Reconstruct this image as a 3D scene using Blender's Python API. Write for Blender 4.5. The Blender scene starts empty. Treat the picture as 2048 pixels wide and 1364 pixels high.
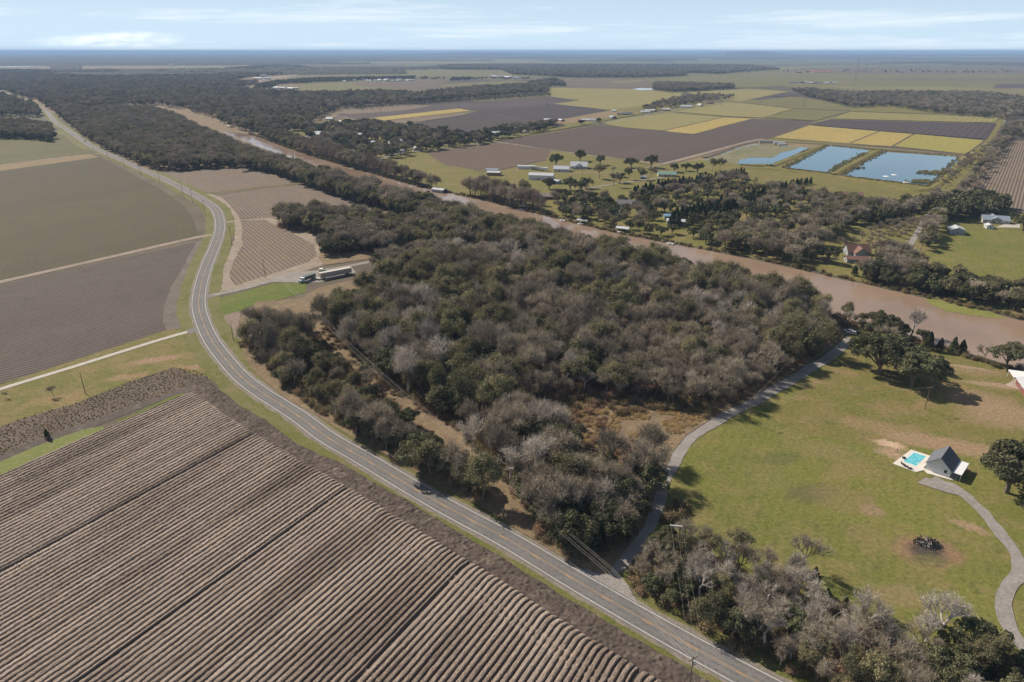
import bpy, math, random
import numpy as np
from mathutils import Vector
from mathutils.geometry import tessellate_polygon

random.seed(7)
RNG = np.random.default_rng(7)
SC = bpy.context.scene
COL = SC.collection
H = 130.0                       # drone height above the flood plain
FPX, V0 = 1365.0, 102.0          # focal length and horizon row measured on the 2048 px photograph
TH = math.atan((682 - V0) / FPX)

# ------------------------------------------------------------------ camera
cam = bpy.data.cameras.new("camera"); cam_o = bpy.data.objects.new("camera", cam); COL.objects.link(cam_o)
cam.sensor_width = 36.0; cam.lens = FPX * 36.0 / 2048.0
cam.clip_start = 0.5; cam.clip_end = 200000.0
cam_o.location = (0, 0, H); cam_o.rotation_euler = (math.pi / 2 - TH, 0, 0)
SC.camera = cam_o
# ------------------------------------------------------------------ light
SUN_EL, SUN_AZ = math.radians(40), math.radians(139)      # measured from the pole shadows
W = bpy.data.worlds.new("World"); SC.world = W; W.use_nodes = True
nt = W.node_tree; bg = nt.nodes["Background"]; bg.inputs[1].default_value = 0.052
sky = nt.nodes.new("ShaderNodeTexSky"); sky.sky_type = 'NISHITA'; sky.sun_disc = False
sky.sun_elevation = SUN_EL; sky.sun_rotation = math.pi / 2 - SUN_AZ
sky.air_density = 1.0; sky.dust_density = 0.6; sky.ozone_density = 2.0; sky.altitude = 0
def wn(t, **k):
    n = nt.nodes.new(t)
    for a, b in k.items(): setattr(n, a, b)
    return n
# thin cirrus: streaky noise in direction space, part of the sky itself
tc = wn("ShaderNodeTexCoord"); mp = wn("ShaderNodeMapping"); mp.inputs["Scale"].default_value = (2.2, 2.2, 34.0)
mp.inputs["Rotation"].default_value = (0.0, 0.035, 0.0)
n1 = wn("ShaderNodeTexNoise"); n1.inputs["Scale"].default_value = 1.6; n1.inputs["Detail"].default_value = 9; n1.inputs["Roughness"].default_value = 0.62
n1.inputs["Distortion"].default_value = 0.25
rp = wn("ShaderNodeValToRGB"); rp.color_ramp.elements[0].position = 0.50; rp.color_ramp.elements[1].position = 0.72
rp.color_ramp.elements[0].color = (0.0, 0.0, 0.0, 1); rp.color_ramp.elements[1].color = (0.75, 0.75, 0.75, 1)
mx = wn("ShaderNodeMixRGB"); mx.inputs[2].default_value = (16.2, 17.4, 18.4, 1)
nt.links.new(tc.outputs["Generated"], mp.inputs[0]); nt.links.new(mp.outputs[0], n1.inputs["Vector"])
nt.links.new(n1.outputs["Fac"], rp.inputs[0]); nt.links.new(rp.outputs[0], mx.inputs[0])
va = wn("ShaderNodeVectorMath", operation='ADD'); va.inputs[1].default_value = (0, 0, 0.13); vn_ = wn("ShaderNodeVectorMath", operation='NORMALIZE')
nt.links.new(tc.outputs["Generated"], va.inputs[0]); nt.links.new(va.outputs[0], vn_.inputs[0]); nt.links.new(vn_.outputs[0], sky.inputs[0])
# a milky veil of high ice cloud that thickens towards the horizon
sx = wn("ShaderNodeSeparateXYZ"); nt.links.new(tc.outputs["Generated"], sx.inputs[0]); vr_ = wn("ShaderNodeValToRGB")
vr_.color_ramp.elements[0].position = 0.0; vr_.color_ramp.elements[0].color = (0.92, 0.92, 0.92, 1); vr_.color_ramp.elements[1].position = 0.26; vr_.color_ramp.elements[1].color = (0, 0, 0, 1)
e_ = vr_.color_ramp.elements.new(0.09); e_.color = (0.66, 0.66, 0.66, 1)
vm = wn("ShaderNodeMixRGB"); vm.inputs[2].default_value = (11.6, 14.8, 17.4, 1); nt.links.new(sx.outputs[2], vr_.inputs[0]); nt.links.new(vr_.outputs[0], vm.inputs[0]); nt.links.new(sky.outputs[0], vm.inputs[1])
nt.links.new(vm.outputs[0], mx.inputs[1]); nt.links.new(mx.outputs[0], bg.inputs[0])
sun = bpy.data.lights.new("sun", 'SUN'); sun.energy = 5.0; sun.angle = math.radians(0.5); sun.color = (1.0, 0.89, 0.76)
sun_o = bpy.data.objects.new("sun", sun); COL.objects.link(sun_o)
sd = Vector((math.cos(SUN_AZ) * math.cos(SUN_EL), math.sin(SUN_AZ) * math.cos(SUN_EL), math.sin(SUN_EL)))
sun_o.rotation_euler = sd.to_track_quat('Z', 'Y').to_euler(); sun_o.location = (0, 0, 300)
SC.view_settings.view_transform = 'Standard'; SC.view_settings.look = 'None'
SC.view_settings.exposure = 0.24; SC.view_settings.gamma = 1.0
SC.render.engine = 'CYCLES'
SC.cycles.volume_bounces = 1; SC.cycles.max_bounces = 6; SC.cycles.diffuse_bounces = 2; SC.cycles.transparent_max_bounces = 8

# ------------------------------------------------------------------ measuring helpers
def G(u, v, z=0.0):
    """point on the ground seen at photo pixel (u, v)"""
    x = (u - 1024) / FPX; y = (682 - v) / FPX
    dy = math.cos(TH) + y * math.sin(TH); dz = -math.sin(TH) + y * math.cos(TH)
    t = -(H - z) / dz
    return (x * t, dy * t)
def pix(X, Y, Z=0.0):
    s, c = math.sin(TH), math.cos(TH)
    d = Y * c - (Z - H) * s; up = Y * s + (Z - H) * c
    return (1024 + FPX * X / d, 682 - FPX * up / d)
def PL(s): return [tuple(float(a) for a in q.split(",")) for q in s.split()]
def GP(s): return [G(*p) for p in PL(s)]
def spline(pts, n=8):
    P = [np.array(p, float) for p in pts]; P = [2 * P[0] - P[1]] + P + [2 * P[-1] - P[-2]]
    out = []
    for i in range(1, len(P) - 2):
        for k in range(n):
            t = k / n
            out.append(0.5 * ((2 * P[i]) + (-P[i-1] + P[i+1]) * t + (2*P[i-1] - 5*P[i] + 4*P[i+1] - P[i+2]) * t*t + (-P[i-1] + 3*P[i] - 3*P[i+1] + P[i+2]) * t**3))
    out.append(P[-2]); return np.array(out)
def offset(line, d):
    line = np.asarray(line); t = np.gradient(line, axis=0); t /= np.linalg.norm(t, axis=1)[:, None] + 1e-9
    nrm = np.stack([t[:, 1], -t[:, 0]], 1)                      # to the right of travel
    d = np.asarray(d) if np.ndim(d) else np.full(len(line), d)
    return line + nrm * d[:, None]
def inpoly(X, Y, poly):
    X = np.asarray(X); Y = np.asarray(Y); ins = np.zeros(X.shape, bool); n = len(poly); j = n - 1
    for i in range(n):
        xi, yi = poly[i]; xj, yj = poly[j]
        c = ((yi > Y) != (yj > Y)) & (X < (xj - xi) * (Y - yi) / (yj - yi + 1e-12) + xi)
        ins ^= c; j = i
    return ins
def dist_line(X, Y, line):
    line = np.asarray(line); best = np.full(np.shape(X), 1e9)
    for i in range(len(line) - 1):
        a, b = line[i], line[i+1]; ab = b - a; L2 = (ab ** 2).sum() + 1e-9
        t = np.clip(((X - a[0]) * ab[0] + (Y - a[1]) * ab[1]) / L2, 0, 1)
        best = np.minimum(best, np.hypot(X - a[0] - t * ab[0], Y - a[1] - t * ab[1]))
    return best
def vnoise(X, Y, seed=0):
    xi = np.floor(X).astype(np.int64); yi = np.floor(Y).astype(np.int64); fx = X - xi; fy = Y - yi
    fx = fx * fx * (3 - 2 * fx); fy = fy * fy * (3 - 2 * fy)
    def hsh(a, b):
        h = (a * 374761393 + b * 668265263 + seed * 1442695041) & 0x7fffffff
        h = ((h ^ (h >> 13)) * 1274126177) & 0x7fffffff
        return ((h ^ (h >> 16)) & 0xffff) / 65535.0
    return (hsh(xi, yi) * (1 - fx) + hsh(xi + 1, yi) * fx) * (1 - fy) + (hsh(xi, yi + 1) * (1 - fx) + hsh(xi + 1, yi + 1) * fx) * fy

# ------------------------------------------------------------------ objects
def tag(o, label=None, cat=None, group=None, kind=None):
    if label: o["label"] = label
    if cat: o["category"] = cat
    if group: o["group"] = group
    if kind: o["kind"] = kind
    return o
def mesh_np(name, V, F, mats, mi=None, smooth=False):
    V = np.asarray(V, np.float32).reshape(-1, 3)
    me = bpy.data.meshes.new(name)
    if isinstance(F, np.ndarray):
        k = F.shape[1]; me.vertices.add(len(V)); me.vertices.foreach_set("co", V.ravel())
        me.loops.add(F.size); me.loops.foreach_set("vertex_index", F.ravel().astype(np.int32))
        me.polygons.add(len(F)); me.polygons.foreach_set("loop_start", np.arange(0, F.size, k, dtype=np.int32))
        if mi is not None: me.polygons.foreach_set("material_index", np.asarray(mi, np.int32))
        me.update(calc_edges=True)
    else:
        me.from_pydata([tuple(map(float, v)) for v in V], [], F)
        if mi is not None: me.polygons.foreach_set("material_index", np.asarray(mi, np.int32))
        me.update()
    if smooth: me.polygons.foreach_set("use_smooth", np.ones(len(me.polygons), bool))
    for m in (mats if isinstance(mats, (list, tuple)) else [mats]): me.materials.append(m)
    return me
def put(name, me, parent=None, loc=(0, 0, 0), rz=0.0, sc=None):
    o = bpy.data.objects.new(name, me); COL.objects.link(o); o.location = loc; o.rotation_euler = (0, 0, rz)
    if sc is not None: o.scale = (sc, sc, sc) if np.ndim(sc) == 0 else sc
    if parent is not None: o.parent = parent
    return o
def thing(name, label, cat, x, y, rz=0.0, group=None, z=0.0, sc=None):
    o = put(name, None, None, (x, y, z), rz, sc); o.empty_display_size = 0.5
    return tag(o, label, cat, group)
class MB:
    """collects boxes, prisms and tubes into one mesh"""
    def __init__(s): s.v = []; s.f = []
    def add(s, v, f):
        n = len(s.v); s.v += [tuple(map(float, q)) for q in v]; s.f += [tuple(i + n for i in q) for q in f]; return s
    def box(s, x0, x1, y0, y1, z0, z1):
        v = [(x0,y0,z0),(x1,y0,z0),(x1,y1,z0),(x0,y1,z0),(x0,y0,z1),(x1,y0,z1),(x1,y1,z1),(x0,y1,z1)]
        return s.add(v, [(3,2,1,0),(4,5,6,7),(0,1,5,4),(1,2,6,5),(2,3,7,6),(3,0,4,7)])
    def tube(s, pts, r, n=6, cap=True):
        pts = [Vector(p) for p in pts]; rr = r if np.ndim(r) else [r] * len(pts); v = []; f = []
        for i, p in enumerate(pts):
            d = (pts[min(i+1, len(pts)-1)] - pts[max(i-1, 0)]).normalized()
            a = d.orthogonal().normalized(); b = d.cross(a)
            for k in range(n):
                t = 2 * math.pi * k / n; v.append(p + (a * math.cos(t) + b * math.sin(t)) * rr[i])
        for i in range(len(pts) - 1):
            for k in range(n): f.append((i*n+k, i*n+(k+1) % n, (i+1)*n+(k+1) % n, (i+1)*n+k))
        if cap: f.append(tuple(range(n))[::-1]); f.append(tuple(range((len(pts)-1)*n, len(pts)*n)))
        return s.add(v, f)
    def gable(s, w, l, z0, z1, over=0.0, yc=0.0, xc=0.0):
        x0, x1, y0, y1 = xc - w/2 - over, xc + w/2 + over, yc - l/2 - over, yc + l/2 + over
        return s.add([(x0,y0,z0),(x1,y0,z0),(xc,y0,z1),(x0,y1,z0),(x1,y1,z0),(xc,y1,z1)],
                     [(0,1,2),(5,4,3),(0,3,4,1),(1,4,5,2),(2,5,3,0)])
    def roof(s, w, l, z0, z1, t=0.18, over=0.4, yc=0.0, xc=0.0, sk=0.0):
        """two slabs meeting at a ridge along y"""
        hw = w / 2 + over; y0, y1 = yc - l/2 - over, yc + l/2 + over; sl = (z1 - z0) / (w / 2); ze = z0 - over * sl
        P = [(-hw, ze), (0, z1), (hw, ze), (hw, ze + t), (0, z1 + t), (-hw, ze + t)]
        v = [(xc + a, y0, b) for a, b in P] + [(xc + a, y1, b) for a, b in P]
        return s.add(v, [(0,1,4,5)[::-1],(1,2,3,4)[::-1],(6,7,10,11),(7,8,9,10),(5,4,10,11),(4,3,9,10),(0,6,7,1)[::1],(1,7,8,2),(0,5,11,6),(2,8,9,3)])
    def build(s, name, m, parent=None, **k):
        return put(name, mesh_np(name, s.v, s.f, m), parent, **k)
# ------------------------------------------------------------------ materials
MATS = {}
class NT:
    def __init__(s, name, rough=0.9, spec=0.15):
        s.m = bpy.data.materials.new(name); s.m.use_nodes = True; s.t = s.m.node_tree; s.b = s.t.nodes["Principled BSDF"]
        s.b.inputs["Roughness"].default_value = rough; s.b.inputs["Specular IOR Level"].default_value = spec
        s.pos = None
    def n(s, t, ins=None, **k):
        nd = s.t.nodes.new(t)
        for a, b in k.items(): setattr(nd, a, b)
        for a, b in (ins or {}).items():
            if hasattr(b, "is_output") or isinstance(b, bpy.types.NodeSocket): s.t.links.new(b, nd.inputs[a])
            else: nd.inputs[a].default_value = b
        return nd
    def coord(s, ang=0.0, scale=(1, 1, 1)):
        tc = s.n("ShaderNodeTexCoord"); mp = s.n("ShaderNodeMapping")
        mp.vector_type = 'POINT'; r = s.n("ShaderNodeVectorRotate", {"Vector": tc.outputs["Object"], "Angle": -ang}, rotation_type='Z_AXIS')
        s.t.links.new(r.outputs[0], mp.inputs[0]); mp.inputs["Scale"].default_value = scale
        return mp.outputs[0]
    def noise(s, vec, scale, detail=4, rough=0.55, dist=0.0):
        return s.n("ShaderNodeTexNoise", {"Vector": vec, "Scale": scale, "Detail": detail, "Roughness": rough, "Distortion": dist}).outputs["Fac"]
    def ramp(s, fac, stops):
        r = s.n("ShaderNodeValToRGB", {"Fac": fac}); e = r.color_ramp.elements
        while len(e) < len(stops): e.new(0.5)
        for q, (p, c) in zip(e, stops):
            q.position = p; q.color = (tuple(c) + (1,)) if np.ndim(c) else (c, c, c, 1)
        return r.outputs[0]
    def mix(s, fac, a, b, mode='MIX'):
        m = s.n("ShaderNodeMixRGB", {"Fac": fac}, blend_type=mode)
        for i, q in ((1, a), (2, b)):
            if isinstance(q, bpy.types.NodeSocket): s.t.links.new(q, m.inputs[i])
            else: m.inputs[i].default_value = (q[0], q[1], q[2], 1) if np.ndim(q) else (q, q, q, 1)
        return m.outputs[0]
    def math(s, op, a, b=0.5):
        return s.n("ShaderNodeMath", {0: a, 1: b}, operation=op).outputs[0]
    def out(s, col, bump=None, bs=0.3, bd=0.3, rough=None):
        if isinstance(col, bpy.types.NodeSocket): s.t.links.new(col, s.b.inputs["Base Color"])
        else: s.b.inputs["Base Color"].default_value = (col[0], col[1], col[2], 1)
        if bump is not None:
            bn = s.n("ShaderNodeBump", {"Height": bump, "Strength": bs, "Distance": bd}); s.t.links.new(bn.outputs[0], s.b.inputs["Normal"])
        if rough is not None:
            if isinstance(rough, bpy.types.NodeSocket): s.t.links.new(rough, s.b.inputs["Roughness"])
            else: s.b.inputs["Roughness"].default_value = rough
        return s.m

def ground_mat(name, ca, cb, cc=None, s1=0.02, s2=0.6, rows=None, rowcol=None, rowk=0.5, spacing=2.4, rowbump=0.5, streak=None, patch=None, speck=None):
    """grass, soil or crop: two tones in big patches, a fine grain, optional rows (world angle) and a third tone in spots"""
    key = name
    if key in MATS: return MATS[key]
    q = NT(name); P = q.coord()
    big = q.noise(q.coord(rows or 0.0, (streak or 1.0, 1, 1)) if streak else P, s1, 5, 0.6)
    fine = q.noise(P, s2, 6, 0.7)
    vfine = q.noise(P, s2 * 7, 3, 0.6)
    col = q.mix(q.ramp(big, [(0.36, 0.0), (0.64, 1.0)]), ca, cb)
    if cc is not None:
        mid = q.noise(P, s1 * (patch or 4.3), 5, 0.62, 0.4)
        col = q.mix(q.ramp(mid, [(0.50, 0.0), (0.68, 0.85)]), col, cc)
    g = q.ramp(fine, [(0.30, 0.66), (0.70, 1.36)]); col = q.mix(1.0, col, g, 'MULTIPLY')
    g = q.ramp(vfine, [(0.30, 0.8), (0.70, 1.22)]); col = q.mix(1.0, col, g, 'MULTIPLY')
    if speck is not None:
        col = q.mix(q.ramp(q.noise(P, 2.6, 2, 0.5), [(0.60, 0.0), (0.67, 0.6)]), col, speck)
    hgt = q.math('ADD', fine, vfine)
    bs = 0.25
    if rows is not None:
        R = q.coord(rows); sep = q.n("ShaderNodeSeparateXYZ", {0: R}).outputs[1]
        wob = q.math('MULTIPLY', q.noise(P, 0.05, 3), 1.2)
        ph = q.math('ADD', q.math('MULTIPLY', sep, 2 * math.pi / spacing), wob)
        w = q.math('ADD', q.math('MULTIPLY', q.math('SINE', ph), 0.5), 0.5)
        # rows fade and thicken irregularly, as stubble does
        k = q.math('MULTIPLY', w, q.ramp(q.noise(q.coord(rows, (0.12, 1, 1)), 0.35, 4, 0.7), [(0.25, 0.55), (0.75, 1.0)]))
        if rowcol is not None: col = q.mix(q.math('MULTIPLY', k, rowk), col, rowcol)
        hgt = q.math('ADD', q.math('MULTIPLY', w, rowbump * 2), q.math('MULTIPLY', hgt, 0.25)); bs = 0.6
    MATS[key] = q.out(col, hgt, bs, 0.35)
    return MATS[key]
def plain(name, col, rough=0.7, spec=0.3, var=0.12, scale=0.6, metal=0.0):
    if name in MATS: return MATS[name]
    q = NT(name, rough, spec); f = q.noise(q.coord(), scale, 6, 0.65)
    c = q.mix(1.0, col, q.ramp(f, [(0.3, 1 - var), (0.7, 1 + var)]), 'MULTIPLY')
    q.b.inputs["Metallic"].default_value = metal
    MATS[name] = q.out(c); return MATS[name]
def foliage(name, ca, cb, cc=None, tr=0.0, hv=0.35):
    """leaf or twig tones: varies per tree and in clumps through the crown"""
    q = NT(name, 0.85, 0.12); oi = q.n("ShaderNodeObjectInfo").outputs["Random"]
    P = q.coord(); cl = q.noise(P, 0.45, 3, 0.6)
    g = q.n("ShaderNodeNewGeometry").outputs["Random Per Island"]
    col = q.mix(oi, ca, cb)
    if cc is not None: col = q.mix(q.ramp(cl, [(0.5, 0.0), (0.72, 0.7)]), col, cc)
    col = q.mix(1.0, col, q.ramp(g, [(0.0, 1 - hv), (1.0, 1 + hv)]), 'MULTIPLY')
    v = q.math('FRACT', q.math('MULTIPLY', oi, 17.3), 0.0)
    col = q.mix(1.0, col, q.ramp(v, [(0.0, 0.72), (1.0, 1.30)]), 'MULTIPLY')
    m = q.out(col)
    if tr > 0:
        t = q.n("ShaderNodeBsdfTranslucent", {"Color": col}); a = q.n("ShaderNodeMixShader", {0: tr, 1: q.b.outputs[0], 2: t.outputs[0]})
        q.t.links.new(a.outputs[0], q.t.nodes["Material Output"].inputs[0])
    MATS[name] = m; return m

# crown and bark
foliage("bare twigs", (0.41, 0.35, 0.265), (0.32, 0.275, 0.205), (0.47, 0.41, 0.32), 0.0, hv=0.4)
foliage("pale twigs", (0.50, 0.445, 0.375), (0.42, 0.37, 0.31), (0.60, 0.55, 0.48), 0.0, hv=0.35)
foliage("olive leaves", (0.250, 0.228, 0.128), (0.185, 0.182, 0.100), (0.34, 0.255, 0.14), 0.25)
foliage("oak leaves", (0.110, 0.120, 0.060), (0.150, 0.148, 0.080), (0.19, 0.175, 0.10), 0.15)
foliage("cedar leaves", (0.050, 0.070, 0.032), (0.075, 0.088, 0.038), (0.080, 0.095, 0.045), 0.1)
foliage("cypress twigs", (0.30, 0.235, 0.18), (0.25, 0.20, 0.155), (0.34, 0.275, 0.22), 0.1, hv=0.25)
foliage("brush twigs", (0.30, 0.215, 0.13), (0.215, 0.185, 0.095), (0.16, 0.155, 0.075), 0.2)
foliage("rust brush", (0.30, 0.19, 0.125), (0.34, 0.24, 0.155), (0.22, 0.16, 0.105), 0.15)
foliage("reeds", (0.36, 0.29, 0.15), (0.25, 0.23, 0.10), (0.18, 0.18, 0.08), 0.2)
foliage("yellow leaves", (0.42, 0.30, 0.05), (0.36, 0.24, 0.05), None, 0.25)
plain("bark", (0.20, 0.165, 0.14), 0.95, 0.05, 0.3, 1.5)
plain("pale bark", (0.60, 0.55, 0.49), 0.9, 0.05, 0.25, 1.2)

# ------------------------------------------------------------------ tree prototypes
def skeleton(rng, height, first, spread, levels, kids, r0, up=0.35, shrink=0.66, lean=0.0):
    segs, tips = [], []
    def grow(p, d, L, r, lvl):
        n = 3; q = p
        for i in range(n):
            d = d + rng.normal(0, 0.11, 3) + np.array([0, 0, up * 0.06]); d /= np.linalg.norm(d)
            e = q + d * L / n; ra = r * (1 - 0.35 * i / n); rb = r * (1 - 0.35 * (i + 1) / n)
            segs.append((q, e, ra, rb, lvl)); q = e
            if lvl > 0 and i >= 1 and lvl < levels and rng.random() < 0.75: side(q, d, L, rb * 0.7, lvl)
        if lvl >= levels: tips.append((q, d, L)); return
        for k in range(kids[min(lvl, len(kids) - 1)]): side(q, d, L, r * 0.62, lvl)
    def side(q, d, L, r, lvl):
        a = rng.normal(0, 1, 3); a -= a.dot(d) * d; a /= np.linalg.norm(a) + 1e-9
        an = spread * (0.6 + 0.7 * rng.random()); nd = d * math.cos(an) + a * math.sin(an); nd[2] = nd[2] * 0.85 + up * 0.5
        nd /= np.linalg.norm(nd); grow(q, nd, L * shrink * (0.8 + 0.4 * rng.random()), r, lvl + 1)
    d0 = np.array([rng.normal(0, lean), rng.normal(0, lean), 1.0]); d0 /= np.linalg.norm(d0)
    grow(np.zeros(3), d0, height * first, r0, 0)
    z = max(t[0][2] for t in tips)
    k = height * 0.93 / z
    segs = [(a * k, b * k, c, d, l) for a, b, c, d, l in segs]; tips = [(a * k, b, c * k) for a, b, c in tips]
    return segs, tips
def tubes(segs, minr=0.0, n=5, fat=1.0):
    V, F = [], []
    for a, b, ra, rb, l in segs:
        if ra < minr: continue
        d = b - a; d = d / (np.linalg.norm(d) + 1e-9); u = np.cross(d, [0.3, 0.9, 0.2]); u /= np.linalg.norm(u); w = np.cross(d, u)
        s = len(V); m = n if ra > 0.12 else 3
        for p, r in ((a, ra * fat), (b, rb * fat)):
            for k in range(m):
                t = 2 * math.pi * k / m; V.append(p + (u * math.cos(t) + w * math.sin(t)) * r)
        for k in range(m): F.append((s + k, s + (k + 1) % m, s + m + (k + 1) % m, s + m + k))
    return V, F
def slivers(rng, O, D, L, w):
    """thin tapering twigs: tri per twig"""
    n = len(O); a = rng.normal(0, 1, (n, 3)); a -= (a * D).sum(1)[:, None] * D; a /= np.linalg.norm(a, axis=1)[:, None] + 1e-9
    V = np.empty((n, 3, 3)); V[:, 0] = O - a * w; V[:, 1] = O + a * w; V[:, 2] = O + D * L[:, None]
    return V.reshape(-1, 3), np.arange(3 * n).reshape(-1, 3)
def unit(v): return v / (np.linalg.norm(v, axis=1)[:, None] + 1e-9)
def twigs(rng, tips, k1, k2, L1, L2, w, up=0.25, jit=0.75):
    P = np.array([t[0] for t in tips]); D = np.array([t[1] for t in tips])
    P = np.repeat(P, k1, 0); D = np.repeat(D, k1, 0); D = unit(D + rng.normal(0, jit, D.shape) + [0, 0, up])
    L = L1 * (0.6 + 0.8 * rng.random(len(P)))
    P = P - D * (L * 0.15)[:, None]
    P2 = np.repeat(P, k2, 0); D2 = np.repeat(D, k2, 0); t = rng.random(len(P2)) * np.repeat(L, k2)
    O2 = P2 + D2 * t[:, None]; D2 = unit(D2 + rng.normal(0, 0.6, D2.shape) + [0, 0, up * 0.6]); LL = L2 * (0.5 + rng.random(len(O2)))
    V1, F1 = slivers(rng, P, D, L, w); V2, F2 = slivers(rng, O2, D2, LL, w * 0.8)
    return np.vstack([V1, V2]), np.vstack([F1, F2 + len(V1)])
def cards(rng, C, N, size):
    """leaf clumps: irregular quads at C facing roughly N"""
    n = len(C); N = unit(N + rng.normal(0, 0.65, (n, 3))); a = rng.normal(0, 1, (n, 3)); a = unit(a - (a * N).sum(1)[:, None] * N); b = np.cross(N, a)
    s = size * (0.55 + 0.9 * rng.random(n))[:, None]; V = np.empty((n, 4, 3))
    V[:, 0] = C - a * s; V[:, 1] = C - b * s * (0.5 + 0.4 * rng.random((n, 1))); V[:, 2] = C + a * s * (0.7 + 0.5 * rng.random((n, 1))); V[:, 3] = C + b * s * (0.5 + 0.5 * rng.random((n, 1)))
    return V.reshape(-1, 3), np.arange(4 * n).reshape(-1, 4)
def lumps_crown(rng, nl, rx, rz, zc, lr, n, size, flat=0.25):
    """live-oak crown: uneven lumps over a broad dome"""
    d = unit(rng.normal(0, 1, (nl, 3))); d[:, 2] = np.where(d[:, 2] < -flat, -d[:, 2] * 0.5, d[:, 2])
    k = 0.62 + 0.45 * rng.random((nl, 1)); asym = 1 + 0.25 * np.sin(np.arctan2(d[:, 1:2], d[:, 0:1]) * 2 + rng.random() * 6)
    C = d * k * np.array([rx, rx, rz]) * asym + [0, 0, zc]; R = lr * (0.65 + 0.7 * rng.random(nl))
    w = R ** 2 / (R ** 2).sum(); i = rng.choice(nl, n, p=w); nd = unit(rng.normal(0, 1, (n, 3)) + [0, 0, 0.45] + d[i] * 0.7)
    P = C[i] + nd * (R[i] * (0.72 + 0.36 * rng.random(n)))[:, None] * np.array([1, 1, 0.8])
    return cards(rng, P, nd, size), C, R
def joinVF(parts):
    V, F = [], []; n = 0
    for v, f in parts:
        v = np.asarray(v, float).reshape(-1, 3); V.append(v); F += [tuple(int(i) + n for i in q) for q in f]; n += len(v)
    return np.vstack(V), F
PROTO = {}      # kind -> list of (trunk mesh, crown mesh)
LOD = {}        # kind -> list of one-mesh versions for the far woods
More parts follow.
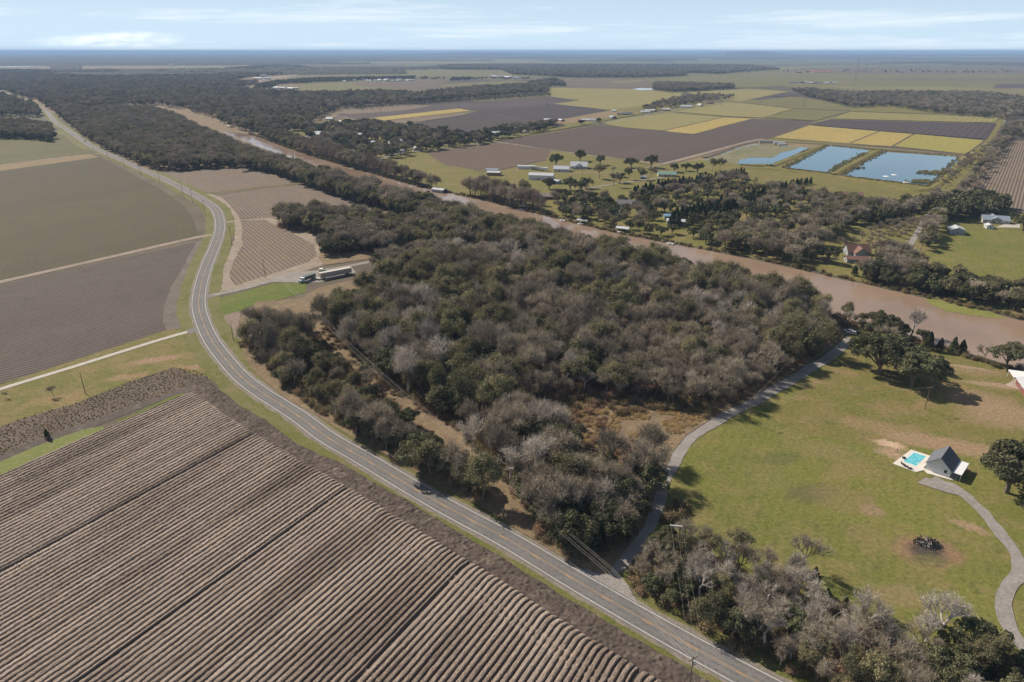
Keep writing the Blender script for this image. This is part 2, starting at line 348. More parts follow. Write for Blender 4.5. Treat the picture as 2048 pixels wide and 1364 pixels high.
def make_proto(kind, i, lod=False):
    rng = np.random.default_rng(hash(kind) % 1 + sum(map(ord, kind)) * 31 + i * 7 + (900 if lod else 0)); q = lod
    tm, cm = MATS["bark"], None
    if kind in ("bare", "pale"):
        h = 12.0; S, T = skeleton(rng, h, 0.26 if kind == "bare" else 0.30, 0.52, 3 if q else 4, (4, 3, 2, 2), 0.24 if kind == "bare" else 0.3, 0.38, 0.70, 0.05)
        if q: crown = twigs(rng, T, 6, 4, 2.6, 1.7, 0.11)
        else: crown = twigs(rng, T, 4 if kind == "bare" else 3, 3, 1.5, 0.95, 0.036)
        cm = MATS["bare twigs"] if kind == "bare" else MATS["pale twigs"]
        if kind == "pale": tm = MATS["pale bark"]
        trunk = tubes(S, 0.05 if q else 0.0, 6, 1.3 if kind == 'bare' else 1.7)
    elif kind == "olive":
        h = 12.0; S, T = skeleton(rng, h, 0.24, 0.60, 3, (5, 3, 3), 0.24, 0.32, 0.70, 0.05)
        P = np.array([t[0] for t in T]); k = 16 if q else 62; C = np.repeat(P, k, 0) + rng.normal(0, 0.62, (len(P) * k, 3)) * [1, 1, .8]
        N = unit(C - [0, 0, h * 0.45]); lv = cards(rng, C, N, 0.5 if q else 0.20)
        tw = twigs(rng, T, 4, 3, 1.7, 1.0, 0.08 if q else 0.035)
        crown = joinVF([lv, tw]); cm = MATS["olive leaves"]; trunk = tubes(S, 0.08 if q else 0.0)
    elif kind == "oak":
        (V, F), C, R = lumps_crown(rng, 44, 5.2, 3.6, 6.0, 1.45, 900 if q else 6200, 0.72 if q else 0.27); crown = (V, F)
        segs = [(np.zeros(3), np.array([0, 0, 2.2]), 0.5, 0.4, 0)]
        for c in C[:14]:
            mid = np.array([c[0] * .45, c[1] * .45, 2.2 + (c[2] - 2.2) * .62]); segs += [(np.array([0, 0, 2.0]), mid, 0.26, 0.17, 1), (mid, c, 0.16, 0.05, 2)]
        trunk = tubes(segs, 0.1 if q else 0.0, 7); cm = MATS["oak leaves"]
    elif kind == "cedar":
        n = 500 if q else 3600; t = rng.random(n) ** 0.72; z = 0.5 + 8.6 * t; a = rng.random(n) * 6.283
        lob = 1 + 0.22 * np.sin(a * 3 + z * 0.9 + i) + 0.16 * np.sin(a * 5 - z * 1.7)
        r = (1 - t) ** 0.7 * 2.5 * lob * (0.75 + 0.3 * rng.random(n)); C = np.stack([r * np.cos(a), r * np.sin(a), z], 1)
        crown = cards(rng, C, unit(np.stack([np.cos(a), np.sin(a), 0.5 + 0 * a], 1)), 0.55 if q else 0.23)
        trunk = tubes([(np.zeros(3), np.array([0, 0, 8.4]), 0.2, 0.04, 0)]); cm = MATS["cedar leaves"]
    elif kind == "cypress":
        h = 14.0; segs = []; tips = []
        segs.append((np.zeros(3), np.array([0, 0, h * .5]), 0.36, 0.2, 0)); segs.append((np.array([0, 0, h * .5]), np.array([0, 0, h]), 0.2, 0.05, 0))
        for k in range(60 if not q else 26):
            z = h * (0.34 + 0.64 * rng.random()); a = rng.random() * 6.283; L = (1.25 - z / h) * 4.2 * (0.6 + 0.5 * rng.random())
            d = np.array([math.cos(a), math.sin(a), 0.35]); d /= np.linalg.norm(d); p = np.array([0, 0, z]); e = p + d * L
            segs.append((p, e, 0.06, 0.02, 2)); tips += [(p + d * L * u, d, L) for u in ((0.55, 1.0) if not q else (0.8,))]
        trunk = tubes(segs, 0.0 if not q else 0.1); crown = twigs(rng, tips, 4, 4, 1.4, 0.8, 0.034 if not q else 0.11, 0.3); cm = MATS["cypress twigs"]
    elif kind == "brush":
        tips = [(np.array([rng.normal(0, 0.9), rng.normal(0, 0.9), rng.random() * 0.8]), unit(np.array([[rng.normal(0, .5), rng.normal(0, .5), 1.0]]))[0], 1.0) for _ in range(26)]
        tw = twigs(rng, tips, 5, 4, 1.9, 0.9, 0.05 if not q else 0.09, 0.6); C = np.repeat(np.array([t[0] for t in tips]), 22, 0) + rng.normal(0, 0.6, (26 * 22, 3)) + [0, 0, 1.1]
        crown = joinVF([cards(rng, C, unit(C), 0.2), tw]); trunk = tubes([(np.zeros(3), np.array([0.1, 0, 1.3]), 0.06, 0.02, 0), (np.zeros(3), np.array([-0.3, 0.4, 1.3]), 0.05, 0.02, 0)]); cm = MATS["brush twigs"]
    if lod:
        V, F = joinVF([trunk, crown]); nt_ = len(trunk[1]); mi = [0] * nt_ + [1] * (len(F) - nt_)
        return mesh_np("far_" + kind, V, F, [tm, cm], mi)
    V, F = joinVF([trunk]); t = mesh_np("trunk", V, F, tm)
    V, F = joinVF([crown]); c = mesh_np("crown", V, F, cm)
    return t, c
for kind, n in (("bare", 6), ("pale", 4), ("olive", 6), ("oak", 6), ("cedar", 4), ("cypress", 4), ("brush", 5)):
    PROTO[kind] = [make_proto(kind, i) for i in range(n)]
    LOD[kind] = [make_proto(kind, i, True) for i in range(3)]
def variant_mat(kind, frm, to):
    out = []
    for t, c in PROTO[kind]:
        c2 = c.copy(); c2.materials.clear(); c2.materials.append(MATS[to]); out.append((t, c2))
    return out
PROTO["rust"] = variant_mat("brush", "brush twigs", "rust brush")
PROTO["yellow"] = variant_mat("olive", "olive leaves", "yellow leaves")[:2]
PROTO["grape"] = PROTO["brush"]
HT = dict(bare=12, pale=12, olive=12, oak=9.8, cedar=9.2, cypress=14, brush=3.4, rust=3.4, yellow=12)

# ------------------------------------------------------------------ scattering many copies as one "stuff" object
def scatter_stuff(name, pts, meshes, label=None):
    """pts: array x, y, z, scale, rot"""
    pts = np.asarray(pts, np.float32)
    if len(pts) == 0: return None
    coll = bpy.data.collections.new(name + "_sources")
    for k, m in enumerate(meshes):
        o = bpy.data.objects.new("%s_source_%02d" % (name, k), m); coll.objects.link(o)
    me = bpy.data.meshes.new(name); me.vertices.add(len(pts)); me.vertices.foreach_set("co", pts[:, :3].ravel())
    for an, ty, val in (("sc", 'FLOAT', pts[:, 3]), ("rz", 'FLOAT', pts[:, 4]), ("vi", 'INT', RNG.integers(0, len(meshes), len(pts)).astype(np.int32))):
        a = me.attributes.new(an, ty, 'POINT'); a.data.foreach_set("value", val)
    o = put(name, me); tag(o, kind="stuff")
    if label: o["label"] = label
    ng = bpy.data.node_groups.new(name, 'GeometryNodeTree')
    ng.interface.new_socket("Geometry", in_out='INPUT', socket_type='NodeSocketGeometry'); ng.interface.new_socket("Geometry", in_out='OUTPUT', socket_type='NodeSocketGeometry')
    gi = ng.nodes.new("NodeGroupInput"); go = ng.nodes.new("NodeGroupOutput"); ip = ng.nodes.new("GeometryNodeInstanceOnPoints"); ci = ng.nodes.new("GeometryNodeCollectionInfo")
    ci.inputs["Collection"].default_value = coll; ci.inputs["Separate Children"].default_value = True; ci.inputs["Reset Children"].default_value = True
    def attr(n, t):
        x = ng.nodes.new("GeometryNodeInputNamedAttribute"); x.data_type = t; x.inputs["Name"].default_value = n
        return [s for s in x.outputs if s.enabled and s.name == "Attribute"][0]
    cx = ng.nodes.new("ShaderNodeCombineXYZ")
    ng.links.new(gi.outputs[0], ip.inputs["Points"]); ng.links.new(ci.outputs[0], ip.inputs["Instance"]); ip.inputs["Pick Instance"].default_value = True
    ng.links.new(attr("vi", 'INT'), ip.inputs["Instance Index"]); ng.links.new(attr("rz", 'FLOAT'), cx.inputs[2]); ng.links.new(cx.outputs[0], ip.inputs["Rotation"])
    ng.links.new(attr("sc", 'FLOAT'), ip.inputs["Scale"]); ng.links.new(ip.outputs[0], go.inputs[0])
    md = o.modifiers.new("scatter", 'NODES'); md.node_group = ng
    return o
# ------------------------------------------------------------------ the flood plain: one sheet out to the horizon
def build_ground():
    q = NT("plain"); P = q.coord()
    # far patchwork of fields and stubble, lying north-east to south-west like the ones near by
    vr = q.n("ShaderNodeTexVoronoi", {"Vector": q.coord(math.radians(35), (1, 2.4, 1)), "Scale": 0.0011, "Randomness": 0.75}, distance='CHEBYCHEV')
    f = q.n("ShaderNodeSeparateColor", {0: vr.outputs["Color"]}).outputs[0]
    field = q.ramp(f, [(0.0, (0.125, 0.120, 0.055)), (0.22, (0.175, 0.160, 0.070)), (0.4, (0.120, 0.098, 0.072)), (0.62, (0.150, 0.148, 0.060)), (0.8, (0.092, 0.078, 0.062))])
    q.t.nodes[-1]
    n = q.noise(P, 0.03, 6, 0.6); col = q.mix(1.0, field, q.ramp(n, [(0.3, 0.75), (0.7, 1.25)]), 'MULTIPLY')
    m = q.out(col)
    rad = [4] + list(np.geomspace(12, 69000, 115)); na = 160; V = [(0, 0, 0)]; F = []
    for r in rad:
        for k in range(na): V.append((r * math.cos(2 * math.pi * k / na), r * math.sin(2 * math.pi * k / na), 0))
    for k in range(na): F.append((0, 1 + k, 1 + (k + 1) % na))
    for i in range(len(rad) - 1):
        for k in range(na): F.append((1 + i*na + k, 1 + (i+1)*na + k, 1 + (i+1)*na + (k+1) % na, 1 + i*na + (k+1) % na))
    tag(put("ground", mesh_np("ground", V, F, m)), kind="structure")
build_ground()

def rough_poly(P, step=6.0, amp=0.35, seed=0):
    out = []
    for i in range(len(P)):
        a = np.array(P[i]); b = np.array(P[(i + 1) % len(P)]); L = np.hypot(*(b - a)); far = max(1.0, np.hypot(*a) / 400.0)
        n = int(min(60, max(1, L / (step * far)))); t = (b - a) / (L + 1e-9); nr = np.array([-t[1], t[0]])
        for k in range(n):
            q = a + (b - a) * k / n
            if k: q = q + nr * amp * far * (2 * float(vnoise(np.array([q[0] / 5 / far]), np.array([q[1] / 5 / far]), seed)[0]) - 1)
            out.append((q[0], q[1]))
    return out
ZC = [0]
def zstep():
    ZC[0] += 1; return 0.0009 * (ZC[0] % 19)
def sheet(name, P, m, layer, kind="structure", rough=True, amp=0.35, label=None):
    if isinstance(P, str): P = GP(P)
    if rough: P = rough_poly(P, amp=amp)
    dm = np.mean([math.hypot(*p) for p in P]); z = 0.02 * layer + zstep() + ((0.1 * layer + 12 * zstep()) if dm > 1500 else 0)
    tri = tessellate_polygon([[Vector((x, y, 0)) for x, y in P]])
    V = [(x, y, z) for x, y in P]; F = []
    for t in tri:
        a, b, c = (Vector(V[i]) for i in t)
        F.append(tuple(t) if (b - a).cross(c - a).z > 0 else tuple(t)[::-1])
    o = put(name, mesh_np(name, V, F, m)); tag(o, label, kind=kind); return o
def strip(name, line, l, r, m, layer, kind="structure", jit=0.0, z=None, seed=3):
    """band between offsets l and r (metres, right positive) of a centre line"""
    line = np.asarray(line); n = len(line); lo = np.full(n, float(l)) if np.ndim(l) == 0 else np.asarray(l, float); ro = np.full(n, float(r)) if np.ndim(r) == 0 else np.asarray(r, float)
    if jit:
        lo = lo + jit * (2 * vnoise(line[:, 0] / 4, line[:, 1] / 4, seed) - 1); ro = ro + jit * (2 * vnoise(line[:, 0] / 4, line[:, 1] / 4, seed + 9) - 1)
    A = offset(line, lo); B = offset(line, ro); z = 0.02 * layer + zstep() if z is None else z
    V = [(x, y, z) for x, y in A] + [(x, y, z) for x, y in B]; F = [(i, n + i, n + i + 1, i + 1) for i in range(n - 1)]
    F = [f if (Vector(V[f[1]]) - Vector(V[f[0]])).cross(Vector(V[f[2]]) - Vector(V[f[0]])).z > 0 else f[::-1] for f in F]
    return tag(put(name, mesh_np(name, V, F, m)), kind=kind)
def rang(a, b):
    A, B = G(*a), G(*b); return math.atan2(B[1] - A[1], B[0] - A[0])

# surface classes --------------------------------------------------
# worn, dry and burnt places in the turf: u, v on the photograph, half-axes in metres, turn, colour
SPOTS = [(1742,1020,4.2,3.0,.2,(.30,.205,.14),.8),(1940,1054,6.5,2.2,-.7,(.33,.225,.15),.8),(1782,890,5.5,3.2,-.5,(.50,.36,.25),1.0),(1800,912,9,4,-.6,(.36,.255,.17),.9),(1835,880,16,6,-.45,(.30,.21,.125),.9),(1900,890,17,7,-.5,(.30,.21,.125),.8),(1960,900,14,6,-.5,(.31,.21,.13),.7),
         (1740,850,13,5,-.3,(.26,.19,.10),.7),(1960,800,16,10,-.4,(.29,.20,.12),.8),(2010,830,18,12,-.3,(.30,.21,.13),.8),(1905,775,9,7,-.3,(.27,.19,.10),.6),(1855,1102,10.5,7.5,0,(.25,.155,.095),1.0),(1853,1100,6,4.2,.1,(.075,.062,.05),.95),(1862,1120,6,3.0,.1,(.12,.12,.05),.8),
         (1560,915,10,5,.2,(.115,.12,.045),.7),(1620,985,10,6,.3,(.12,.115,.05),.8),(1540,960,12,7,0,(.16,.165,.05),.5),(1700,940,12,5,.5,(.23,.18,.075),.6),(1690,1000,9,12,.9,(.22,.17,.08),.5),(1790,1190,9,5,.2,(.25,.19,.10),.6),(1730,1065,7,5,.2,(.22,.17,.08),.5),
         (1520,800,6,4,.5,(.30,.22,.13),.7),(1620,765,9,4,.6,(.25,.19,.09),.6),(1945,740,12,5,-.4,(.26,.19,.11),.7),(1840,1150,8,6,0,(.20,.17,.06),.5),(1655,900,7,14,1.2,(.21,.17,.08),.5),(310,720,12,4.5,.35,(.31,.20,.135),.9),(250,755,10,3.5,.35,(.30,.20,.12),.7),(385,735,5,3,.2,(.32,.205,.13),.8),(120,800,14,5,.3,(.27,.19,.09),.6),
         (1990,770,14,3,-.3,(.33,.24,.16),.8),(1925,733,14,1.6,-.45,(.33,.24,.16),.9),(1870,716,8,1.4,-.5,(.32,.24,.16),.9)]
TRK = [PL("1500,818 1538,836 1588,848 1647,873 1705,890 1764,917"), PL("1700,690 1660,664 1645,658")]
def turf(name, ca, cb, cc, s1, s2, mow):
    q = NT(name); P = q.coord(); P2 = q.n("ShaderNodeVectorMath", {0: P, 1: (0, 0, 0)}, operation='ADD').outputs[0]
    wv = q.n("ShaderNodeTexNoise", {"Vector": P, "Scale": .22, "Detail": 5.0, "Roughness": .65}).outputs["Color"]
    wv = q.n("ShaderNodeVectorMath", {0: wv, 1: (.5, .5, .5)}, operation='SUBTRACT').outputs[0]; wv = q.n("ShaderNodeVectorMath", {0: wv, "Scale": 7.0}, operation='SCALE').outputs[0]
    PD = q.n("ShaderNodeVectorMath", {0: P, 1: wv}, operation='ADD').outputs[0]
    col = q.mix(q.ramp(q.noise(P, s1, 5, .6, .6), [(.36, 0.), (.64, 1.)]), ca, cb)
    col = q.mix(q.ramp(q.noise(P, s1 * 4.3, 6, .68, .5), [(.47, 0.), (.66, .9)]), col, cc)
    col = q.mix(q.ramp(q.noise(P, s1 * 7.7, 6, .72, .3), [(.55, 0.), (.70, .7)]), col, (.085, .10, .035))
    if mow:
        sep = q.n("ShaderNodeSeparateXYZ", {0: q.coord(math.radians(62))}).outputs[1]; w = q.math('SINE', q.math('ADD', q.math('MULTIPLY', sep, 1.9), q.math('MULTIPLY', q.noise(P, .05, 2), 7.0)))
        k = q.math('MULTIPLY', q.math('ADD', q.math('MULTIPLY', w, .5), .5), q.ramp(q.noise(P, .03, 3, .6), [(.40, 0.), (.65, .22)])); col = q.mix(k, col, (.27, .225, .08))
    for u, v, ax, ay, an, c, st in SPOTS:
        if u < 1000 and mow: continue
        x, y = G(u, v); m1 = q.n("ShaderNodeMapping", {0: PD}, vector_type='TEXTURE'); m1.inputs[1].default_value = (x, y, 0); m1.inputs[2].default_value = (0, 0, an); m1.inputs[3].default_value = (ax * 1.25, ay * 1.25, 1e4)
        g = q.n("ShaderNodeTexGradient", {0: m1.outputs[0]}, gradient_type='SPHERICAL').outputs[1]; col = q.mix(q.math('MULTIPLY', q.ramp(g, [(.12, 0.), (.55, 1.)]), st), col, c)
    f = q.noise(P, s2, 6, .72); col = q.mix(1., col, q.ramp(f, [(.3, .62), (.7, 1.4)]), 'MULTIPLY'); f2 = q.noise(P, s2 * 6, 3, .6); col = q.mix(1., col, q.ramp(f2, [(.3, .74), (.7, 1.28)]), 'MULTIPLY')
    MATS[name] = q.out(col, q.math('ADD', f, f2), .5, .35); return MATS[name]
LAWN = turf("lawn", (0.150, 0.147, 0.040), (0.180, 0.158, 0.053), (0.25, 0.18, 0.09), 0.022, 0.8, False)
LAWN2 = turf("meadow", (0.165, 0.168, 0.040), (0.135, 0.146, 0.036), (0.215, 0.175, 0.070), 0.02, 0.8, True)
VERGE = ground_mat("verge grass", (0.115, 0.128, 0.030), (0.165, 0.155, 0.060), (0.20, 0.155, 0.09), 0.05, 1.6)
BRIGHT = ground_mat("bright grass", (0.100, 0.140, 0.024), (0.130, 0.150, 0.034), (0.17, 0.16, 0.05), 0.05, 1.5)
DRY = ground_mat("dry grass", (0.25, 0.185, 0.105), (0.19, 0.155, 0.075), (0.30, 0.20, 0.13), 0.06, 1.2)
YARD = ground_mat("yard grass", (0.150, 0.145, 0.042), (0.175, 0.155, 0.052), (0.225, 0.165, 0.08), 0.012, 0.4)
FLOOR = ground_mat("woodland floor", (0.17, 0.125, 0.08), (0.22, 0.165, 0.10), (0.27, 0.20, 0.11), 0.06, 1.6)
CUT = ground_mat("cleared corridor", (0.40, 0.27, 0.18), (0.32, 0.23, 0.13), (0.25, 0.22, 0.08), 0.06, 1.8)
GOLD = ground_mat("golden weeds", (0.46, 0.33, 0.16), (0.36, 0.26, 0.13), (0.26, 0.18, 0.10), 0.06, 1.6)
SAND = ground_mat("sandy track", (0.27, 0.215, 0.165), (0.33, 0.27, 0.215), (0.20, 0.17, 0.12), 0.05, 1.4)
MUD = ground_mat("wet mud", (0.085, 0.070, 0.058), (0.115, 0.095, 0.080), (0.17, 0.145, 0.125), 0.06, 1.8)
GRAVEL = ground_mat("gravel", (0.29, 0.265, 0.245), (0.24, 0.22, 0.20), (0.33, 0.31, 0.29), 0.12, 2.5)
CONC = ground_mat("concrete", (0.50, 0.465, 0.41), (0.44, 0.41, 0.36), None, 0.15, 2.0)
ROUGHG = ground_mat("rough bank", (0.24, 0.18, 0.145), (0.19, 0.15, 0.115), (0.30, 0.24, 0.20), 0.09, 1.8)
SCRUB = ground_mat("weedy fallow", (0.125, 0.098, 0.074), (0.16, 0.125, 0.10), (0.10, 0.095, 0.055), 0.05, 1.8)
r_w = rang((0, 563), (393, 475))
COVER = ground_mat("cover crop", (0.092, 0.080, 0.045), (0.112, 0.104, 0.046), (0.100, 0.074, 0.055), 0.012, 0.5, rows=r_w, rowcol=(0.072, 0.056, 0.046), rowk=0.8, spacing=3.4, streak=0.12)
GREEN2 = ground_mat("green crop", (0.115, 0.118, 0.045), (0.145, 0.135, 0.055), (0.12, 0.095, 0.06), 0.008, 0.4, rows=r_w, rowcol=(0.095, 0.08, 0.05), rowk=0.4, spacing=2.6, streak=0.12)
DARKROW = ground_mat("dark tilled soil", (0.070, 0.055, 0.047), (0.088, 0.070, 0.060), (0.058, 0.045, 0.039), 0.02, 0.6, rows=rang((0, 660), (330, 592)), rowcol=(0.155, 0.128, 0.108), rowk=0.95, spacing=2.9, streak=0.15)
def stub(n, a, b): return ground_mat("stubble " + n, (0.225, 0.175, 0.135), (0.19, 0.148, 0.112), (0.24, 0.20, 0.11), 0.02, 0.6, rows=rang(a, b), rowcol=(0.105, 0.080, 0.066), rowk=0.8, spacing=3.0, streak=0.2, rowbump=1.0)
def soil(n, a, b, ca=(0.082, 0.062, 0.052), cb=(0.105, 0.078, 0.062), rc=(0.125, 0.097, 0.078)): return ground_mat("soil " + n, ca, cb, None, 0.006, 0.25, rows=rang(a, b), rowcol=rc, rowk=0.8, spacing=11.0, streak=0.1)
CANE = ground_mat("young cane", (0.245, 0.215, 0.078), (0.275, 0.235, 0.10), (0.21, 0.19, 0.07), 0.006, 0.2, rows=rang((1320, 261), (1449, 234)), rowcol=(0.185, 0.17, 0.06), rowk=0.55, spacing=9, streak=0.12)
CANEY = ground_mat("ripe cane", (0.37, 0.28, 0.09), (0.34, 0.265, 0.085), (0.30, 0.25, 0.09), 0.006, 0.2)
CANEO = ground_mat("olive cane", (0.150, 0.140, 0.055), (0.170, 0.155, 0.060), (0.14, 0.115, 0.06), 0.005, 0.2)
PLUM = ground_mat("plum soil", (0.078, 0.062, 0.060), (0.100, 0.078, 0.072), None, 0.005, 0.2)
TAN = ground_mat("tan stubble", (0.195, 0.150, 0.105), (0.17, 0.135, 0.10), None, 0.006, 0.2)

S = "structure"
# ---- lawns and general cover east of the road (lowest layer)
sheet("meadow", "1290,1200 1310,1000 1330,930 1370,870 1440,830 1560,775 1640,720 1700,668 1725,640 1800,655 1870,690 1960,716 2048,735 2400,800 2900,1364 2900,1900 1700,1900 1500,1364", LAWN2, 1)
sheet("lawn", "1538,838 1700,690 1740,650 1860,690 1960,716 2048,735 2400,800 2800,1000 2400,1010 2048,930 1960,905 1880,860 1790,905 1700,885 1620,868", LAWN, 2)
sheet("river_bank_lawn", "560,262 620,262 700,232 780,250 980,284 1102,299 1250,318 1328,326 1420,330 1480,340 1690,372 1870,386 2100,420 2500,480 2500,640 2048,642 1900,607 1760,580 1640,550 1470,512 1290,480 1120,440 960,400 830,374 700,337 600,307 520,277", YARD, 1)
sheet("woodland_floor", "478,640 514,604 600,598 640,575 700,562 760,541 860,507 800,510 700,524 650,531 636,515 645,500 690,497 640,470 552,445 570,430 640,432 690,420 760,455 850,446 790,416 740,396 690,376 640,362 600,346 480,334 340,342 290,338 205,297 160,268 128,240 0,170 0,136 500,130 600,160 640,190 700,224 640,245 520,272 441,262 470,275 560,310 700,352 860,405 1000,448 1150,490 1300,530 1450,560 1600,598 1700,640 1725,650 1690,672 1640,712 1600,738 1500,798 1440,828 1372,872 1345,905 1318,962 1305,1010 1285,1060 1215,1150 1190,1146 1110,1106 1040,1064 960,1014 890,978 800,928 700,872 620,824 560,790 505,740 480,690", FLOOR, 2)
sheet("woodland_floor", "1240,1190 1262,1140 1330,1075 1380,1085 1440,1150 1600,1190 1680,1235 1800,1290 1960,1320 2048,1400 2300,1900 1750,1900 1560,1364 1400,1262", FLOOR, 3)
# ---- far fields (in order of distance)
TANG = ground_mat("pale far field", (0.20, 0.185, 0.075), (0.17, 0.155, 0.07), (0.16, 0.12, 0.08), 0.002, 0.1)
BRNG = ground_mat("brown far field", (0.150, 0.110, 0.080), (0.13, 0.105, 0.07), (0.16, 0.14, 0.07), 0.002, 0.1)
for m, s_ in ((CANEO, "1380,152 1560,140 2400,142 2400,216 2000,198 1700,186 1560,172 1470,176"), (BRNG, "1580,136 2400,132 2400,146 1900,149 1700,148"), (TANG, "1640,173 2400,172 2400,186 2000,188 1760,183"),
              (BRNG, "1700,157 2100,156 2400,162 2400,166 1850,162"), (PLUM, "1995,168 2400,168 2400,176 1985,177"), (CANEO, "607,152 737,138 987,138 1130,140 1130,154 1000,154 762,153"), (BRNG, "812,139 1087,141 1087,148 900,147"),
              (CANEO, "562,173 687,162 812,160 905,161 824,181 812,179 637,182 587,181"), (BRNG, "700,164 900,161 870,176 812,180 720,172"), (CANEO, "884,168 1022,161 1060,164 924,173"), (TANG, "682,124 860,122 1024,124 900,129"),
              (TANG, "782,119 1024,118 1140,126 912,126"), (TANG, "155,142 330,138 345,132 520,131 440,138 300,142"), (BRNG, "1100,156 1290,158 1318,180 1130,177 1100,166"), (TANG, "1215,164 1280,160 1290,163 1240,166"),
              (TANG, "1160,118 1400,117 1500,120 1300,121"), (BRNG, "1400,121 2300,119 2300,123 1500,125"), (TANG, "1350,124 1370,123 1385,125 1352,126"), (TANG, "1500,134 1700,131 1640,139 1560,139"), (TANG, "1820,118 2040,117 2200,119 1900,120"), (CANEO, "1300,156 1420,150 1440,152 1470,166 1380,166")):
    sheet("distant_field", s_, m, 3, amp=1.0)
sheet("highway", "505,159 587,150 650,143 722,138 735,138 655,145 590,152 512,163 480,168", SAND, 5)
sheet("far_pond", "1263,179 1280,176.5 1305,177.5 1308,180 1285,180.8", None or plain("pale water", (0.45, 0.47, 0.5), 0.15, 0.5), 6)
sheet("lake", "-200,133.5 0,133 90,131.8 92,132.6 20,134.5 -200,135", plain("pale water", (0.45, 0.47, 0.5), 0.15, 0.5), 6)
# ---- fields beyond the river
d_a, d_b = (996, 282), (1198, 251)
FL = [("cane_field", "1089,192 1102,176 1250,178 1367,184 1355,200 1289,212 1219,220 1106,208 1160,201", CANE, 3),
 ("plum_field", "672,229 805,210 863,212 1102,193 1160,201 1106,208 955,222 918,218 737,237 720,241", PLUM, 3), ("tan_field", "660,226 780,207 863,212 805,222 702,229", TAN, 4),
 ("dark_field", "832,246 959,222 1068,241 1072,246 990,270 942,266 890,268", soil("a", (832, 246), (959, 222), (0.062, 0.050, 0.048), (0.075, 0.06, 0.055), (0.085, 0.068, 0.06)), 4),
 ("dark_field", "959,222 1106,208 1219,220 1140,241 1072,244", soil("b", (959, 222), (1106, 208), (0.055, 0.046, 0.046), (0.070, 0.057, 0.054), (0.08, 0.065, 0.06)), 4),
 ("yellow_cane_strip", "737,237 918,217.5 942,222 764,242", CANEY, 5), ("tan_field", "750,244 918,226 935,230 795,250", TAN, 5), ("tan_field", "672,230 720,243 771,251 800,262 740,262 700,240", TAN, 4),
 ("tilled_field", "996,282 1198,251 1250,255 1328,261 1382,268 1507,238 1628,242 1616,251 1542,275 1484,288 1332,328 1249,317 1102,299", soil("c", d_a, d_b), 4),
 ("tilled_field", "853,306 986,285 1102,299 1092,320 983,342 942,338 890,330", soil("d", (853, 306), (986, 285), (0.115, 0.083, 0.062), (0.135, 0.097, 0.072), (0.15, 0.112, 0.085)), 4),
 ("cane_field", "1205,247 1250,236 1347,226 1449,234 1325,261 1250,255", CANE, 5), ("yellow_cane_strip", "1328,262 1447,235 1503,237 1386,268", CANEY, 6),
 ("cane_field", "1351,224 1460,205 1585,218 1525,236 1453,233", CANE, 5), ("olive_field", "1480,205 1589,193 1660,203 1710,222 1589,217", CANEO, 5), ("plum_field", "1538,193 1581,185 1620,195", PLUM, 6),
 ("cane_field", "1368,184 1500,178 1578,183 1480,203 1420,197", CANE, 4), ("olive_field", "1527,236 1589,219 1698,224 1628,242", CANEO, 6), ("cane_field", "1663,238 1702,224 1996,236 1988,246", CANE, 6),
 ("olive_field", "1700,221 1730,208 1860,214 1870,228 1702,223", YARD, 5), ("dark_field", "1622,249 1663,240 1990,248 1971,279 1827,268 1640,252", soil("e", (1850, 300), (1920, 250), (0.060, 0.050, 0.048), (0.072, 0.058, 0.055), (0.10, 0.08, 0.075)), 6),
 ("ripe_cane_field", "1546,275 1614,251 1827,268 1780,293", CANEY, 7), ("cane_field", "1784,292 1829,268 1969,281 1943,309", ground_mat("green-gold cane", (0.29, 0.255, 0.07), (0.26, 0.235, 0.065), None, 0.006, 0.2), 7),
 ("pond_embankment", "1332,330 1484,286 1542,276 1943,310 1990,282 2000,275 1900,388 1700,380 1480,345", YARD, 5), ("dirt_bank", "1340,324 1500,283 1550,282 1640,290 1620,297 1500,290 1440,305 1400,322", DRY, 6),
 ("stubble_field", "1994,281 2200,283 2400,330 2300,420 2040,425 1928,389", stub("r", (1985, 300), (1930, 385)), 6),
 ("field_track", "1995,238 2010,240 1985,280 1890,388 1872,386 1965,285", LAWN, 6)]
for n_, s_, m_, l_ in FL: sheet(n_, s_, m_, l_, amp=0.6)
RURAL = plain("rural asphalt", (0.22, 0.21, 0.20), 0.85, 0.15, 0.15)
def pline(s, n=6): return spline(GP(s), n)
J = pline("700,338 760,318 805,306 908,294 986,282 1181,249 1280,234 1308,226 1406,205 1500,193 1577,183 1640,176")
strip("rural_road", J, -2.6, 2.6, RURAL, 9)
strip("rural_road", pline("672,229 720,241 771,250 800,262"), -3, 3, SAND, 9)
strip("farm_lane", pline("986,283 1102,299 1181,311 1249,318 1300,326"), -2.5, 2.5, SAND, 9)
strip("farm_lane", pline("1310,332 1400,309 1503,282 1530,278"), -3.5, 3.5, SAND, 10)
strip("yard_drive", pline("1155,381 1210,371 1260,364 1328,354 1350,349"), -1.8, 1.8, GRAVEL, 9)
strip("yard_drive", pline("1115,347 1180,346 1240,345 1280,338 1320,330"), -1.3, 1.3, SAND, 9)
strip("field_ditch", pline("960,222 1072,244 1130,240"), -2, 2, TAN, 10)
strip("field_ditch", pline("1250,179 1160,186 1089,193"), -3, 3, DARKROW, 10); strip("field_ditch", pline("1614,250 1663,239 1702,223"), -3, 3, DARKROW, 10)
strip("field_ditch", pline("1106,208 955,222 920,226"), -2.5, 2.5, TAN, 10); strip("field_ditch", pline("1347,226 1449,234 1527,236 1628,243"), -2.5, 2.5, DARKROW, 11)
strip("field_ditch", pline("1542,275 1700,289 1780,293 1943,310"), -3, 3, MUD, 11)
sheet("grass_yard", "949,287 1000,281 1181,249 1219,240 1300,226 1400,205 1380,200 1219,221 1140,242 990,268 960,272", YARD, 6)
